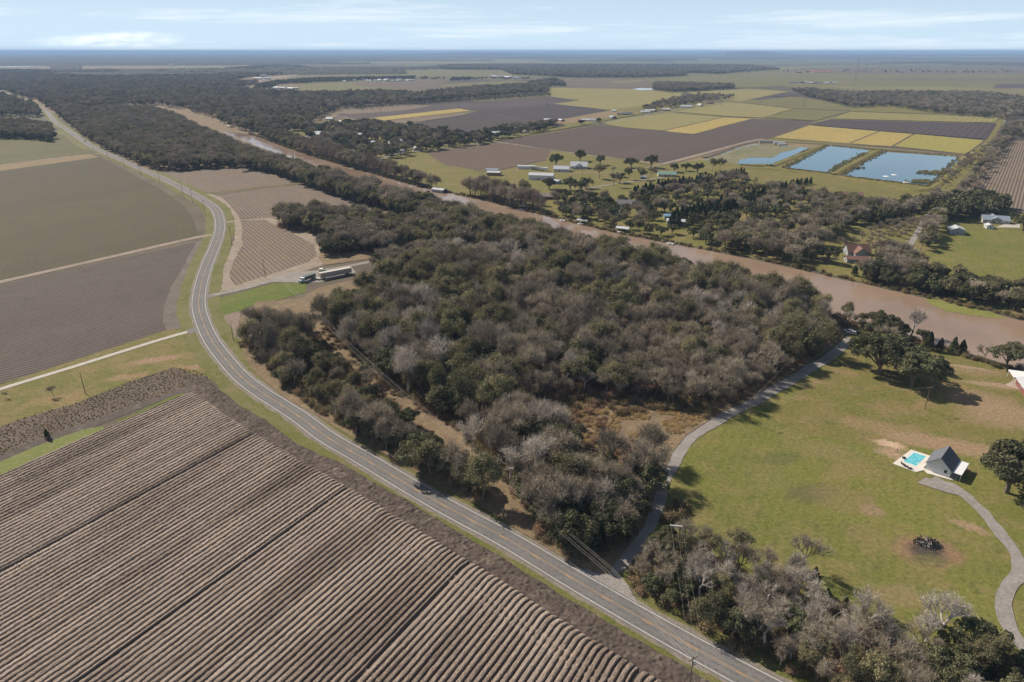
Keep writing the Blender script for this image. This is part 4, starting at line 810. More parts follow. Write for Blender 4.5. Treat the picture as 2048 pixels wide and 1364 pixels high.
# the strip along the near bank and the woods up the bayou
fill("bank", "552,456 640,470 690,500 780,508 860,505 960,510 1100,520 1250,548 1380,548 1270,527 1190,511 1090,488 1010,462 930,442 860,432 850,450 800,462 700,444 640,438 570,436", 6.2, dict(olive=5, bare=3.5, oak=2), 16, 0.8, 1.35)
fill("bank", "600,350 640,362 700,374 780,408 860,440 930,445 860,418 780,402 720,386 660,366 600,347 560,335 520,330 480,340", 6.0, dict(olive=4, bare=4, oak=1), 17, 0.8, 1.3)
fill("farbank", "290,335 340,343 480,334 600,350 640,364 600,345 547,327 508,312 462,292 441,281 405,266 380,255 355,239 300,226 240,218 150,222 128,240 160,268 205,297 240,312", 7.0, dict(olive=5, bare=3.5, oak=1), 18, 0.8, 1.2)
fill("leftclump", "0,278 60,280 105,285 108,272 100,258 60,250 0,250 -300,262 -300,300", 7.5, dict(olive=3, bare=4, oak=1), 19, 0.8, 1.2)
_nb = NEARBANK[(NEARBANK[:, 1] > 300) & (NEARBANK[:, 1] < 860)]; _nb = _nb[_nb[:, 0] < 165]
fill("bank", np.vstack([offset(_nb, 2.0), offset(_nb, 30.0)[::-1]]), 5.4, dict(olive=4, bare=4, oak=1.2), 71, 0.9, 1.45)
fill("bank", "640,516 700,506 780,498 870,490 900,520 870,470 780,470 690,482 648,492", 5.5, dict(oak=4, olive=3, bare=1), 72, 0.65, 1.0)
fill("wood", "720,545 790,520 870,505 960,505 1000,520 900,540 862,535 780,562 730,580", 5.5, dict(oak=2, olive=4, bare=3), 73, 0.65, 1.0)
_nf = NEARBANK[NEARBANK[:, 1] > 820]
fill("farbank", np.vstack([offset(_nf, 10.0), offset(_nf, 40.0)[::-1]]), 7.0, dict(olive=5, bare=4, oak=1.2), 77, 0.8, 1.25)
# right of the bayou
fill("estate", "1060,398 1100,392 1200,398 1240,408 1270,388 1320,380 1400,366 1480,352 1500,375 1600,378 1640,400 1620,440 1560,470 1500,480 1440,470 1380,460 1340,470 1300,480 1250,466 1180,450 1120,436", 8.2, dict(oak=5.5, bare=3, olive=2.4, cypress=0.6), 20, 0.6, 1.0, prob=0.52)
fill("estate", "1560,470 1620,440 1640,400 1700,410 1760,420 1850,412 1880,400 1890,412 1790,442 1700,452 1660,480 1640,505 1620,530 1560,525 1480,508 1400,492 1380,470 1440,475 1500,480", 6.6, dict(olive=5, bare=5, oak=1.5), 21, 0.75, 1.15)
fill("estate", "1702,562 1705,540 1730,515 1800,512 1820,530 1870,560 1950,580 2060,590 2200,640 2200,668 2048,634 1980,618 1900,600 1830,585 1760,570", 6.4, dict(oak=4, olive=3, bare=2, cedar=.5), 22, 0.75, 1.1)
fill("estate", "1830,500 1845,478 1868,440 1880,425 1900,425 1885,450 1868,480 1850,505", 5.6, dict(olive=5, bare=3), 23, 0.7, 0.95)
fill("estate", "1868,428 1880,412 1910,402 1960,405 2000,412 2010,425 1950,438 1890,444", 9.0, dict(oak=1), 24, 1.0, 1.4)
fill("cypressbank", "620,318 700,340 760,357 830,377 880,388 880,378 830,364 760,342 700,322 640,300", 5.6, dict(cypress=6, bare=2, olive=1.5), 25, 0.9, 1.3)
fill("cypressbank", "930,398 960,402 1040,424 1100,438 1100,428 1050,408 960,385 935,385", 5.6, dict(cypress=5, bare=1), 26, 1.0, 1.35, prob=0.9)
fill("cypressbank", "560,292 620,314 640,300 600,283 560,270 520,266 500,262", 7, dict(cypress=3, olive=3, oak=1), 27, 0.8, 1.1)
fill("village", "600,262 700,250 800,255 880,268 960,275 990,284 900,297 820,307 780,322 700,318 640,300", 12.5, dict(oak=6, olive=2.5, bare=3), 28, 0.75, 1.35, prob=0.92)
fill("village", "960,268 1000,262 1080,252 1120,250 1090,262 1020,276 985,280", 10.5, dict(oak=4, bare=1), 29, 0.8, 1.2, prob=0.85)
fill("hedge", "1922,385 1995,285 2003,285 2012,250 2030,250 2100,255 2030,268 1945,388", 7.5, dict(bare=5, olive=2, oak=1), 30, 0.5, 0.9)
fill("village", "1880,345 1990,281 2000,262 2001,281 1895,372 1885,388", 6, dict(bare=1, rust=1), 31, 0.3, 0.5)
# cedar hedges
for a, b, n in (((1268, 394), (1488, 350), 34), ((1345, 446), (1618, 368), 42), ((1345, 454), (1540, 398), 22)):
    A, B = G(*a), G(*b)
    for i in range(n):
        t = i / (n - 1); TREES.append(("cedar", A[0] + (B[0] - A[0]) * t + random.uniform(-1, 1), A[1] + (B[1] - A[1]) * t + random.uniform(-1.5, 1.5), random.uniform(1.2, 1.5) - 0.45 * t, "cedarhedge"))
# orchard rows
for rr in range(6):
    A, B = G(1690 + rr * 22, 496 - rr * 4), G(1775 + rr * 16, 448 - rr * 1)
    for i in range(7):
        t = i / 6; TREES.append(("bare", A[0] + (B[0] - A[0]) * t + random.uniform(-1, 1), A[1] + (B[1] - A[1]) * t + random.uniform(-1, 1), random.uniform(0.36, 0.5), "orchard"))
# trees that stand alone: kind, px, py, scale, label
for kd, u, v, s, lb in (
    ("oak", 1757, 748, 1.8, "broad dark live oak in the lawn, left of its twin and nearer the drive"),
    ("oak", 1822, 772, 1.75, "broad dark live oak in the lawn casting a long shadow, right of its twin"),
    ("oak", 1790, 738, 1.7, "dark live oak at the back of the big lawn clump"),
    ("oak", 1745, 678, 1.0, "dark oak on the near bank behind the big lawn clump"), ("olive", 1722, 655, 0.6, "low olive bush at the gravel drive's end by the cars"), ("oak", 1800, 676, 0.75, "low oak on the near bank behind the lawn oaks"), ("olive", 1690, 640, 0.7, "olive tree on the near bank left of the parked cars"), ("oak", 1757, 655, 0.9, "dark oak overhanging the brown water behind the cars"), ("oak", 1845, 685, 0.6, "low dark shrubby oak left of the taller cedar"), ("bare", 1765, 690, 0.8, "grey leafless tree against the dark bank oaks"),
    ("oak", 1775, 668, 0.95, "dark round oak at the water beside a white leafless tree"),
    ("pale", 1822, 672, 1.1, "tall leafless white tree on the near bank of the bayou"), ("bare", 1968, 722, 0.62, "small leafless tree alone on the near bank by the brown water"),
    ("oak", 2012, 733, 1.05, "spreading oak with two bare stems on the near bank at the right edge"), ("cedar", 1855, 699, 1.05, "taller dark cedar in the row of bank shrubs"),
    ("cedar", 1878, 703, 0.72, "lowest dark cedar in the row of bank shrubs"), ("cedar", 1905, 704, 0.85, "dark bushy cedar at the right end of the bank shrubs"), ("cedar", 1922, 706, 0.8, "small cedar just above the bare bank"),
    ("oak", 1890, 748, 0.42, "small low oak in the grass right of the big lawn clump"), ("oak", 2012, 985, 1.75, "large dark oak behind the gravel drive right of the pool house"),
    ("oak", 2060, 962, 1.5, "dark oak at the right edge beyond the pool house"), ("oak", 2062, 1035, 0.7, "dark bush at the right edge beside the gravel drive"), ("oak", 2058, 800, 0.45, "little dark tree at the right edge below the carport"),
    ("oak", 1300, 985, 1.05, "mossy oak beside the gravel drive that shades it"), ("bare", 1425, 812, 1.0, "leafless tree beside the drive with a shadow across the gravel"), ("pale", 1282, 958, 1.0, "pale leafless tree at the drive beside the mossy oak"),
    ("pale", 1020, 965, 1.05, "white leafless tree with wide limbs between power line and wood"), ("pale", 950, 905, 1.0, "white leafless tree behind the utility pole of the cleared strip"),
    ("pale", 1205, 1040, 1.1, "tall white dead tree above the dark cedars near the drive entrance"), ("bare", 740, 790, 0.85, "slender olive-grey tree standing in the cleared strip beside a utility pole"),
    ("yellow", 1548, 700, 0.42, "small tree with golden yellow leaves at the edge of the wood"), ("yellow", 1575, 705, 0.35, "smallest tree with golden yellow leaves at the edge of the wood"),
    ("oak", 1590, 655, 1.15, "dark oak rising above the brown wood near the bayou"), ("oak", 1618, 690, 1.0, "dark oak at the end of the drive where it reaches the bayou"), ("oak", 1500, 630, 1.25, "biggest dark oak in the right half of the wood"), ("oak", 1470, 640, 1.1, "dark oak beside the biggest one in the right half of the wood"),
    ("oak", 1112, 332, 1.35, "big dark oak behind the white farmhouse, left"), ("oak", 1160, 322, 1.5, "biggest dark oak behind the white farmhouse"), ("oak", 1200, 330, 1.1, "dark oak right of the white farmhouse"),
    ("olive", 1199, 357, 1.25, "olive-brown tree on the lawn right of the white farmhouse"), ("bare", 1226, 348, 0.7, "small leafless tree on the farm lawn"), ("olive", 1258, 358, 0.95, "lone brown tree beside the yard drive"), ("oak", 1262, 335, 1.1, "dark oak at the field edge behind the yard drive"), ("oak", 1302, 335, 1.35, "tall dark oak against the tilled field"),
    ("oak", 1348, 344, 1.0, "oak beside the green roof, left"), ("oak", 1372, 342, 0.95, "oak beside the green roof, middle"), ("oak", 1395, 346, 1.0, "oak beside the green roof, right"), ("olive", 1425, 342, 1.05, "brown tree left of the shallow pond"), ("olive", 1440, 341, 1.0, "brown tree nearest the shallow pond"),
    ("oak", 1098, 378, 1.1, "dark oak in front of the long metal barn"), ("oak", 1140, 380, 1.2, "round dark oak right of the long metal barn"), ("olive", 1040, 395, 1.3, "tall olive tree between the riverside house and the metal barn"), ("olive", 1010, 398, 1.3, "tall olive tree behind the leafless cypresses"),
    ("oak", 1655, 525, 1.05, "dark oak on the bank left of the brown-roofed house"), ("olive", 1625, 522, 0.8, "olive tree on the bank left of the dark oak"), ("oak", 1598, 535, 0.8, "small dark oak at the water's edge"), ("bare", 1680, 495, 0.6, "leafless fruit tree left of the brown-roofed house"),
    ("oak", 2046, 462, 1.25, "dark oak at the right edge beside the grey house"), ("oak", 1985, 425, 1.2, "dark oak behind the grey house"), ("oak", 1735, 560, 1.05, "dark oak on the bank right of the brown-roofed house"), ("oak", 1760, 562, 1.0, "second dark oak on the bank right of the brown-roofed house"),
    ("pale", 1490, 1255, 0.8, "pale leafless tree at the roadside thicket, left"), ("pale", 1880, 1285, 1.0, "tallest pale leafless tree at the foot of the lawn"), ("pale", 1720, 1275, 0.95, "pale leafless tree in the middle of the lawn thicket"), ("bare", 1600, 1135, 0.8, "thin leafless tree leaning into the lawn above the thicket"),
    ("oak", 750, 305, 1.0, "round oak on the village green by the field edge"), ("olive", 842, 303, 1.1, "first of the brown trees in a row at the village road"), ("olive", 860, 302, 1.1, "second of the brown trees in a row at the village road"), ("oak", 875, 300, 1.0, "dark oak ending the row at the village road"),
    ("oak", 715, 262, 1.15, "dark round oak beside the sandy road at the village"), ("oak", 1162, 250, 1.0, "round dark oak on the grass by the rural road, left"), ("oak", 1197, 246, 0.95, "round dark oak on the grass by the rural road, right"), ("cedar", 1310, 345, 0.8, "cedar by the yard drive"),
    ("bare", 107, 792, 0.35, "small leafless sapling in the grass beside the concrete drive"), ("bare", 12, 796, 0.2, "smallest sapling in the grass near the left edge"), ("cedar", 96, 877, 0.42, "narrow dark shrub standing in the weedy fallow")):
    TREES.append((kd, *G(u, v), s, "alone", lb))
# far woods (continue as one object each)
FAR0 = len(TREES)
fill("far", "-500,300 -600,235 -300,205 0,176 20,188 60,200 85,222 100,240 60,235 -200,232", 14, dict(olive=4, bare=3, oak=3), 41, 0.9, 1.4, nogo=False)
fill("far", "29,190 73,203 100,225 128,238 150,222 240,214 320,212 372,222 430,238 480,262 520,266 560,268 600,262 660,226 700,216 760,212 830,208 950,198 1095,187 1100,168 1060,172 960,178 880,186 830,191 760,186 640,190 560,188 512,184 470,180 520,166 480,166 470,160 500,155 560,150 600,145 640,140 600,134 520,133 440,140 300,143 150,143 -200,140 -500,150 -400,180 0,178", 13.5, dict(olive=5, bare=5, oak=1.4), 42, 0.85, 1.4, nogo=False, clump=0.17)
fill("far", "1024,150 1150,156 1280,156 1370,153 1376,146 1440,149 1500,142 1560,140 1500,132 1300,131 1024,131 900,131 860,136 900,140 1000,140", 17, dict(bare=4, olive=4, oak=2), 43, 1.0, 1.5, nogo=False)
fill("far", "1305,181 1340,186 1400,183 1468,178 1466,173 1400,171 1310,169", 13, dict(bare=4, olive=2, oak=1), 44, 0.9, 1.3, nogo=False)
fill("far", "1581,182 1620,196 1700,216 1780,214 1860,226 2010,240 2060,236 2100,205 2010,196 1980,190 1800,188 1700,189 1620,182", 13, dict(bare=5, olive=2, oak=2.2), 45, 0.8, 1.2, nogo=False)
fill("far", "1290,226 1400,206 1440,204 1470,196 1400,192 1360,198 1300,212 1280,222", 14, dict(bare=4, olive=1, oak=2), 46, 0.7, 1.1, nogo=False, prob=0.75)
fill("far", "560,170 640,166 760,160 830,158 830,155 760,156 640,158 560,163 512,172 505,182 540,180", 15, dict(oak=4, olive=3), 47, 0.7, 1.2, nogo=False, prob=0.8)
fill("far", "900,162 940,160 940,157 905,158", 15, dict(oak=1), 48, .8, 1.1, nogo=False); fill("far", "1060,166 1110,160 1130,168 1130,174 1100,172 1055,168", 14, dict(oak=3, bare=1), 49, .8, 1.2, nogo=False)
fill("far", "2030,282 2060,262 2200,255 2500,260 2500,300 2100,282", 10, dict(bare=4, olive=3, oak=2), 50, .7, 1.1, nogo=False)
fill("far", "700,218 780,210 960,197 1100,188 1103,193 960,203 800,213 720,221", 12, dict(bare=1, rust=0, olive=1), 51, .45, .7, nogo=False)
fill("village", "1150,392 1240,372 1330,356 1330,348 1240,352 1150,376", 24, dict(oak=2, olive=2, bare=1), 76, .8, 1.2, prob=.7)
r_ = np.random.default_rng(5)
for _ in range(150):
    u, v = r_.uniform(1380, 2300), r_.choice([141, 143, 145, 146]) + r_.uniform(-1, 1); TREES.append((r_.choice(["oak", "olive"]), *G(u, v), r_.uniform(.7, 1.3), "far"))
for _ in range(60):
    u, v = r_.uniform(840, 1060), r_.uniform(156, 160); TREES.append(("oak", *G(u, v), r_.uniform(.7, 1.1), "far"))

# ------------------------------------------------------------------ names for single trees, by what stands nearest
MARK = [("the parked trailer", 670, 548), ("the bright green grass corner", 520, 600), ("the bend of the highway", 470, 660), ("the pole nearest the trailer", 630, 661), ("the middle pole of the cleared strip", 767, 803), ("the last pole of the cleared strip", 946, 957),
        ("the drive entrance", 1215, 1140), ("the weedy clearing", 1250, 840), ("the end of the drive", 1660, 690), ("the pole at the drive bend", 1498, 845), ("the river bend", 440, 262), ("the floating boathouse", 880, 383), ("the steep brown roof", 1710, 500),
        ("the white carport dock", 1245, 462), ("the blue-roofed riverside sheds", 1345, 440), ("the long metal barn", 1080, 355), ("the green-roofed house", 1335, 345), ("the silver shed", 1912, 460), ("the grey house", 1985, 440), ("the hipped brown roof", 1700, 390), ("the three ponds", 1650, 345),
        ("the shadowed stretch of highway", 800, 925), ("the roadside oaks", 900, 965), ("the double pole at the thicket", 1345, 1090), ("the burn pile", 1855, 1105), ("the foot of the gravel drive", 2020, 1260), ("the lower highway", 1480, 1300),
        ("the diamond stubble field", 560, 500), ("the long stubble field", 600, 400), ("the upper stubble field", 480, 340), ("the village roofs", 720, 285), ("the water's edge opposite the docks", 1150, 490), ("the brown water below the orchard", 1560, 590), ("the middle of the bayou", 900, 430), ("the yellow weed bed", 1930, 615),
        ("the far highway", 200, 300), ("the left field corner", 60, 265), ("the rural crossroads", 986, 283), ("the striped field at the right", 1960, 340), ("the dark-roofed riverside house", 960, 370), ("the low brown house", 1080, 392)]
MXY = np.array([G(u, v) for _, u, v in MARK])
LOOK = dict(bare=("grey leafless tree", "leafless grey tree", "bare trees of the wood"), pale=("pale-limbed leafless tree", "white-limbed bare tree", "pale-limbed bare trees"), olive=("thin olive-brown tree", "half-leafed olive tree", "olive-brown trees"),
            oak=("dark evergreen oak", "dark rounded oak", "dark evergreen oaks"), cedar=("dark conical cedar", "narrow dark cedar", "dark cedars"), cypress=("slender bare cypress", "straight-stemmed bare cypress", "leafless cypresses on the bank"),
            brush=("tangled shrub", "low shrub", "shrubs"), rust=("rust-brown shrub", "low rusty shrub", "rusty shrubs"), yellow=("yellow-leafed tree", "golden tree", "yellow trees"))
NAME = dict(bare="bare_tree", pale="pale_bare_tree", olive="olive_tree", oak="live_oak", cedar="cedar_tree", cypress="cypress_tree", brush="shrub", rust="shrub", yellow="yellow_tree")
def auto_label(kind, x, y, sc):
    d = np.hypot(MXY[:, 0] - x, MXY[:, 1] - y); i = int(d.argmin()); mx_, my_ = MXY[i]; u, v = pix(x, y); mu, mv = pix(mx_, my_)
    du, dv = u - mu, (v - mv) * 1.8
    side = ("right of" if du > 0 else "left of") if abs(du) > abs(dv) else ("in front of" if dv > 0 else "behind")
    dist = "" if d[i] < 50 else "well "
    size = "tall" if sc > 1.02 else ("small" if sc < 0.72 else "middling")
    return "%s %s %s%s %s" % (size, LOOK[kind][int(sc * 1000) % 2], dist, side, MARK[i][0])
CAP = dict(bare=300, olive=300, oak=300, cedar=200, cypress=160, pale=150, rust=60, brush=60, yellow=20)
bykind = {}
for t in TREES: bykind.setdefault(t[0], []).append(t)
FARPTS = {}
cnt = 0; KEEP = []
for kind, lst in bykind.items():
    def app(t):
        u, v = pix(t[1], t[2]); vis = (-60 < u < 2110) and (v - 0 < 1480)
        bonus = 50 if len(t) > 5 else (1 if vis else 0.05)
        return -t[3] * HT[kind] / math.hypot(t[1], t[2]) * bonus
    lst.sort(key=app); kept = 0
    for t in lst:
        _, x, y, sc, zone = t[:5]; u, v = pix(x, y); d = math.hypot(x, y)
        if v > 1700 or u < -900 or u > 3000: continue
        vis = (-50 < u < 2100) and v < 1470
        if kept < CAP[kind] and d < 1150 and vis:
            kept += 1; cnt += 1
            lb = t[5] if len(t) > 5 else auto_label(kind, x, y, sc)
            KEEP.append((kind, x, y, sc, lb)); continue
        near_ = d < 420
        FARPTS.setdefault((kind, near_), []).append((x, y, 0.0, sc, random.uniform(0, 6.28)))
# trees that would read the same get their place in line, counted from the left of the picture
NTH = ["leftmost", "second", "third", "fourth", "fifth", "sixth", "seventh", "eighth", "ninth", "tenth", "eleventh", "twelfth", "thirteenth", "fourteenth", "fifteenth", "sixteenth", "seventeenth", "eighteenth", "nineteenth", "twentieth", "twenty-first", "twenty-second", "twenty-third", "twenty-fourth", "twenty-fifth", "twenty-sixth"]
same = {}
for q in KEEP: same.setdefault(q[4], []).append(q)
for lb0, qs in same.items():
    qs.sort(key=lambda q: pix(q[1], q[2])[0])
    for iq, (kind, x, y, sc, lb) in enumerate(qs):
        if len(qs) > 1 and iq < 26: lb = NTH[iq] + " " + lb
        if True:
            r = thing(NAME[kind], lb, {"rust": "shrub", "brush": "shrub"}.get(kind, "tree"), x, y, random.uniform(0, 6.28), LOOK[kind][2], sc=(sc * random.uniform(.92, 1.1), sc * random.uniform(.92, 1.1), sc * random.uniform(.9, 1.1) * (.86 if sc > 1.45 and kind == "oak" else (1.18 if kind in ("bare", "pale", "olive") else 1))))
            tm, cm = random.choice(PROTO[kind]); put("trunk", tm, r); put("crown", cm, r)
def joined(kind):
    out = []
    for t, c in PROTO[kind][:3]:
        def arr(me):
            V = np.empty(len(me.vertices) * 3, np.float32); me.vertices.foreach_get("co", V); return V.reshape(-1, 3), [tuple(p.vertices) for p in me.polygons]
        V, F = joinVF([arr(t), arr(c)]); out.append(mesh_np("near_" + kind, V, F, [t.materials[0], c.materials[0]], [0] * len(t.polygons) + [1] * (len(F) - len(t.polygons))))
    return out
for (kind, near_), pts in FARPTS.items():
    k = "brush" if kind in ("rust", "brush") else kind
    if kind == "yellow": continue
    scatter_stuff({True: "wood_", False: "far_wood_"}[near_] + NAME[kind] + "s", pts, joined(k) if near_ else LOD[k], ("rest of the " if near_ else "far-off ") + LOOK[kind][2] + (" filling the wood between the nearer trees" if near_ else " running together towards the horizon"))
print("individual trees", cnt, {k: len(v) for k, v in FARPTS.items()})

# undergrowth: brush that closes the gaps under and between the trees
T0 = TREES; TREES = []
fill("u", Z1, 2.7, dict(brush=4, rust=2), 61, 0.45, 0.95); U1 = TREES; TREES = []
fill("u", "1240,1175 1262,1140 1330,1085 1400,1100 1480,1135 1600,1195 1700,1245 1800,1295 1960,1325 2060,1420 2200,1700 1750,1600 1560,1390 1400,1262", 2.6, dict(brush=3, rust=1.4), 62, 0.4, 0.9); U1 += TREES; TREES = []
fill("u", "552,456 640,470 690,500 780,508 860,505 960,510 1100,520 1250,548 1380,548 1270,527 1190,511 1090,488 1010,462 930,442 860,432 850,450 800,462 700,444 640,438 570,436", 4, dict(brush=3, rust=1), 63, 0.6, 1.1); U1 += TREES; TREES = []
fill("u", "1245,1140 1262,1110 1290,1075 1320,1060 1370,1035 1375,1010 1345,1005 1330,1020 1312,1030 1300,1060 1290,1085", 2.2, dict(rust=3, brush=2), 64, 0.5, 1.1, nogo=False); U1 += TREES; TREES = []
fill("u", "1120,800 1164,785 1208,795 1240,815 1310,820 1370,827 1440,832 1430,850 1400,870 1375,905 1340,925 1290,915 1262,930 1222,950 1180,940 1150,905 1120,870 1108,835", 3.2, dict(brush=5, rust=1.5), 65, 0.25, 1.0, nogo=False, clump=0.52); U1 += TREES; TREES = []
cp = np.vstack([offset(CORR2, -5.5), offset(CORR2, 5.5)[::-1]])
fill("u", cp, 3.0, dict(rust=4, brush=4), 66, 0.18, 0.6, nogo=False, clump=0.45); U1 += TREES; TREES = []
fill("u", "0,912 88,873 176,844 264,812 352,782 378,771 416,753 400,742 349,735 264,762 147,809 73,829 0,853 -200,900 -200,980", 1.0, dict(brush=2, rust=1), 67, 0.05, 0.15, nogo=False, rivers=False); U1 += TREES; TREES = []
for L_, o_ in ((FARBANK, -1.5), (FARBANK, -4), (NEARBANK, 1.5), (NEARBANK, 4.0)):
    L2 = offset(L_, o_); r = np.random.default_rng(int(abs(o_) * 10))
    for k in range(len(L2) - 1):
        for t in np.arange(0, 1, 0.45):
            if r.random() < 0.7:
                p = L2[k] + (L2[k+1] - L2[k]) * t + r.normal(0, 1.2, 2); TREES.append(("brush", p[0], p[1], r.uniform(0.35, 0.85), "u"))
U1 += TREES; TREES = T0
def U2P(kinds): return [(t[1], t[2], 0.0, t[3], random.uniform(0, 6.28)) for t in U1 if t[0] in kinds and math.hypot(t[1], t[2]) < 1300]
small = [c for _, c in PROTO["brush"]]; rust = [c for _, c in PROTO["rust"]]
scatter_stuff("undergrowth", U2P(("brush",)), small, "olive and brown undergrowth filling the gaps between the trees")
scatter_stuff("rusty_undergrowth", U2P(("rust",)), rust, "rust-brown weeds and briars between the trees")
# canopy beyond five kilometres: low relief of treetops on the plain
def canopy():
    az = np.linspace(math.radians(-44), math.radians(44), 560); rr = np.geomspace(4300, 60000, 150); A, R = np.meshgrid(az, rr)
    X = R * np.sin(A); Y = R * np.cos(A); U = 1024 + FPX * np.tan(A) / math.cos(TH)
    left = np.clip((700 - U) / 300, -1, 1)
    n1_ = vnoise(X / 2600 + 40, Y / 900 + 7, 3) * .6 + vnoise(X / 900, Y / 350, 4) * .4
    wood = n1_ + 0.30 * left + 0.22 * np.clip((R - 6500) / 9000, -0.2, 1) > 0.46
    V_ = pix(X, Y)[1]; wood &= ~((U > 155) & (U < 520) & (V_ > 131) & (V_ < 142))
    gap = ((U > 640) & (V_ > 117.5) & (V_ < 119.5) & (U < 1100)) | ((U > 680) & (U < 1010) & (V_ > 123) & (V_ < 128)) | ((U > 1400) & (V_ > 119) & (V_ < 122.5)) | ((U < 92) & (V_ > 131.5))
    wood &= ~gap
    hills = 55 * np.exp(-((U - 960) / 130) ** 2) * (R > 20000) + 95 * np.exp(-((U - 1500) / 70) ** 2) * (R > 20000) + 20 * np.exp(-((U - 1900) / 400) ** 2) * (R > 20000)
    Z = np.where(wood, 11 + 5 * vnoise(X / 14, Y / 14, 9) + 6 * vnoise(X / 130, Y / 60, 10) + hills, -3.0)
    m = NT("treetops", 0.95, 0.05); P_ = m.coord(); c = m.ramp(m.noise(P_, 0.02, 5, 0.7), [(0.3, (0.050, 0.050, 0.036)), (0.7, (0.125, 0.112, 0.075))]); m = m.out(c)
    n = len(az); V = np.stack([X.ravel(), Y.ravel(), Z.ravel()], 1); i, j = np.meshgrid(np.arange(n - 1), np.arange(len(rr) - 1)); a = (j * n + i).ravel(); F = np.stack([a, a + 1, a + n + 1, a + n], 1)
    zz = Z.ravel(); F = F[(zz[F] > 0).any(1)]
    tag(put("distant_forest", mesh_np("distant_forest", V, np.ascontiguousarray(F), m)), "dark blue-grey forest reaching the horizon", kind="stuff")
canopy()

# reeds round the ponds and the weed rafts in the big one
RP = []; r = np.random.default_rng(8)
for s_, n_, wd_ in (("1567,336 1600,320 1656,291", 260, 3), ("1659,346 1690,326 1732,306", 300, 4), ("1682,351 1720,328 1768,303", 300, 4), ("1569,337 1659,347", 120, 2), ("1684,352 1858,373", 160, 2), ("1660,291 1740,299 1770,302 1916,313", 260, 2), ("1476,330 1546,330 1620,297", 160, 2), ("1858,373 1916,314", 120, 2)):
    L2 = spline(GP(s_), 12)
    for _ in range(n_): k = r.integers(0, len(L2) - 1); p = L2[k] + (L2[k+1] - L2[k]) * r.random() + r.normal(0, wd_ * .7, 2); RP.append((p[0], p[1], .1, r.uniform(.2, .5), r.uniform(0, 6.28)))
for u, v, n_, a in ((1872, 346, 120, 7), (1848, 364, 70, 5), (1716, 336, 24, 3)):
    x, y = G(u, v)
    for _ in range(n_): RP.append((x + r.normal(0, a * 1.3), y + r.normal(0, a), .15, r.uniform(.4, .8), r.uniform(0, 6.28)))
reed = [c.copy() for _, c in PROTO["brush"]]
for c in reed: c.materials.clear(); c.materials.append(MATS["reeds"])
scatter_stuff("pond_reeds", RP, reed, "reeds along the pond banks and in two rafts in the largest pond")
for u, v, lb in ((1772, 353, "white foam ring of an aerator in the largest pond, left"), (1788, 350, "white foam ring of an aerator in the largest pond, right"), (1812, 365, "white foam ring of an aerator at the near bank of the largest pond")):
    x, y = G(u, v); m_ = MB(); m_.tube([(0, 0, 0), (0, 0, .35), (0, 0, .5)], [3.2, 2.4, .4], 14); o_ = m_.build("aerator_foam", plain("foam", (.75, .77, .78), .8, .2, .1, 2)); o_.location = (x, y, .2); tag(o_, lb, "aerator", "aerators in the largest pond")
# low golden grass hummocks in the clearing
GT = []; cl_ = np.array(GP("1120,800 1164,785 1208,795 1240,815 1310,820 1370,827 1440,832 1430,850 1400,870 1375,905 1340,925 1290,915 1262,930 1222,950 1180,940 1150,905 1120,870 1108,835"))
foliage("golden grass", (0.56, 0.41, 0.21), (0.45, 0.34, 0.17), (0.34, 0.25, 0.14), .2)
gold = [c.copy() for _, c in PROTO["brush"]]
for c in gold: c.materials.clear(); c.materials.append(MATS["golden grass"])
for _ in range(11000):
    x = r.uniform(cl_[:, 0].min(), cl_[:, 0].max()); y = r.uniform(cl_[:, 1].min(), cl_[:, 1].max())
    if inpoly(np.array([x]), np.array([y]), cl_)[0] and dist_line(np.array([x]), np.array([y]), DR[::3])[0] > 3.4 and vnoise(np.array([x / 5]), np.array([y / 5]), 77)[0] > .4: GT.append((x, y, 0.05, r.uniform(.10, .28), r.uniform(0, 6.28)))
scatter_stuff("golden_grass", GT, gold, "golden weeds and dry grass in the clearing beside the gravel drive")
# ------------------------------------------------------------------ buildings
M_WHITE = plain("white siding", (0.72, 0.73, 0.74), 0.7, 0.3, 0.05); M_DARKSH = plain("charcoal shingles", (0.135, 0.145, 0.165), 0.9, 0.15, 0.25, 3.0)
M_BROWNR = plain("red-brown shingles", (0.21, 0.125, 0.10), 0.9, 0.15, 0.25, 2.0); M_METAL = plain("pale metal roofing", (0.52, 0.54, 0.56), 0.45, 0.5, 0.08, 0.4)
M_GREENR = plain("green metal roof", (0.22, 0.33, 0.27), 0.5, 0.4, 0.1); M_BLUER = plain("blue-grey roofing", (0.27, 0.32, 0.38), 0.6, 0.4, 0.1); M_GREYR = plain("grey shingles", (0.20, 0.195, 0.19), 0.9, 0.15, 0.2, 2.0)
M_BRICK = plain("brown brick", (0.24, 0.15, 0.115), 0.9, 0.1, 0.2, 2.0); M_CREAM = plain("cream siding", (0.58, 0.53, 0.45), 0.8, 0.2, 0.06); M_DARKW = plain("dark opening", (0.02, 0.022, 0.025), 0.25, 0.5, 0.05)
M_GREY = plain("grey siding", (0.36, 0.38, 0.40), 0.8, 0.2, 0.08); M_RUST = plain("rusty metal", (0.30, 0.17, 0.10), 0.8, 0.3, 0.3, 1.5); M_RED = plain("dull red paint", (0.34, 0.09, 0.07), 0.7, 0.3, 0.1)
M_GLASS = plain("window glass", (0.04, 0.05, 0.06), 0.1, 0.6, 0.05); M_TRIM = plain("white trim", (0.78, 0.78, 0.77), 0.6, 0.3, 0.04); M_POLE = plain("weathered pole wood", (0.17, 0.125, 0.09), 0.9, 0.1, 0.2, 2.0)
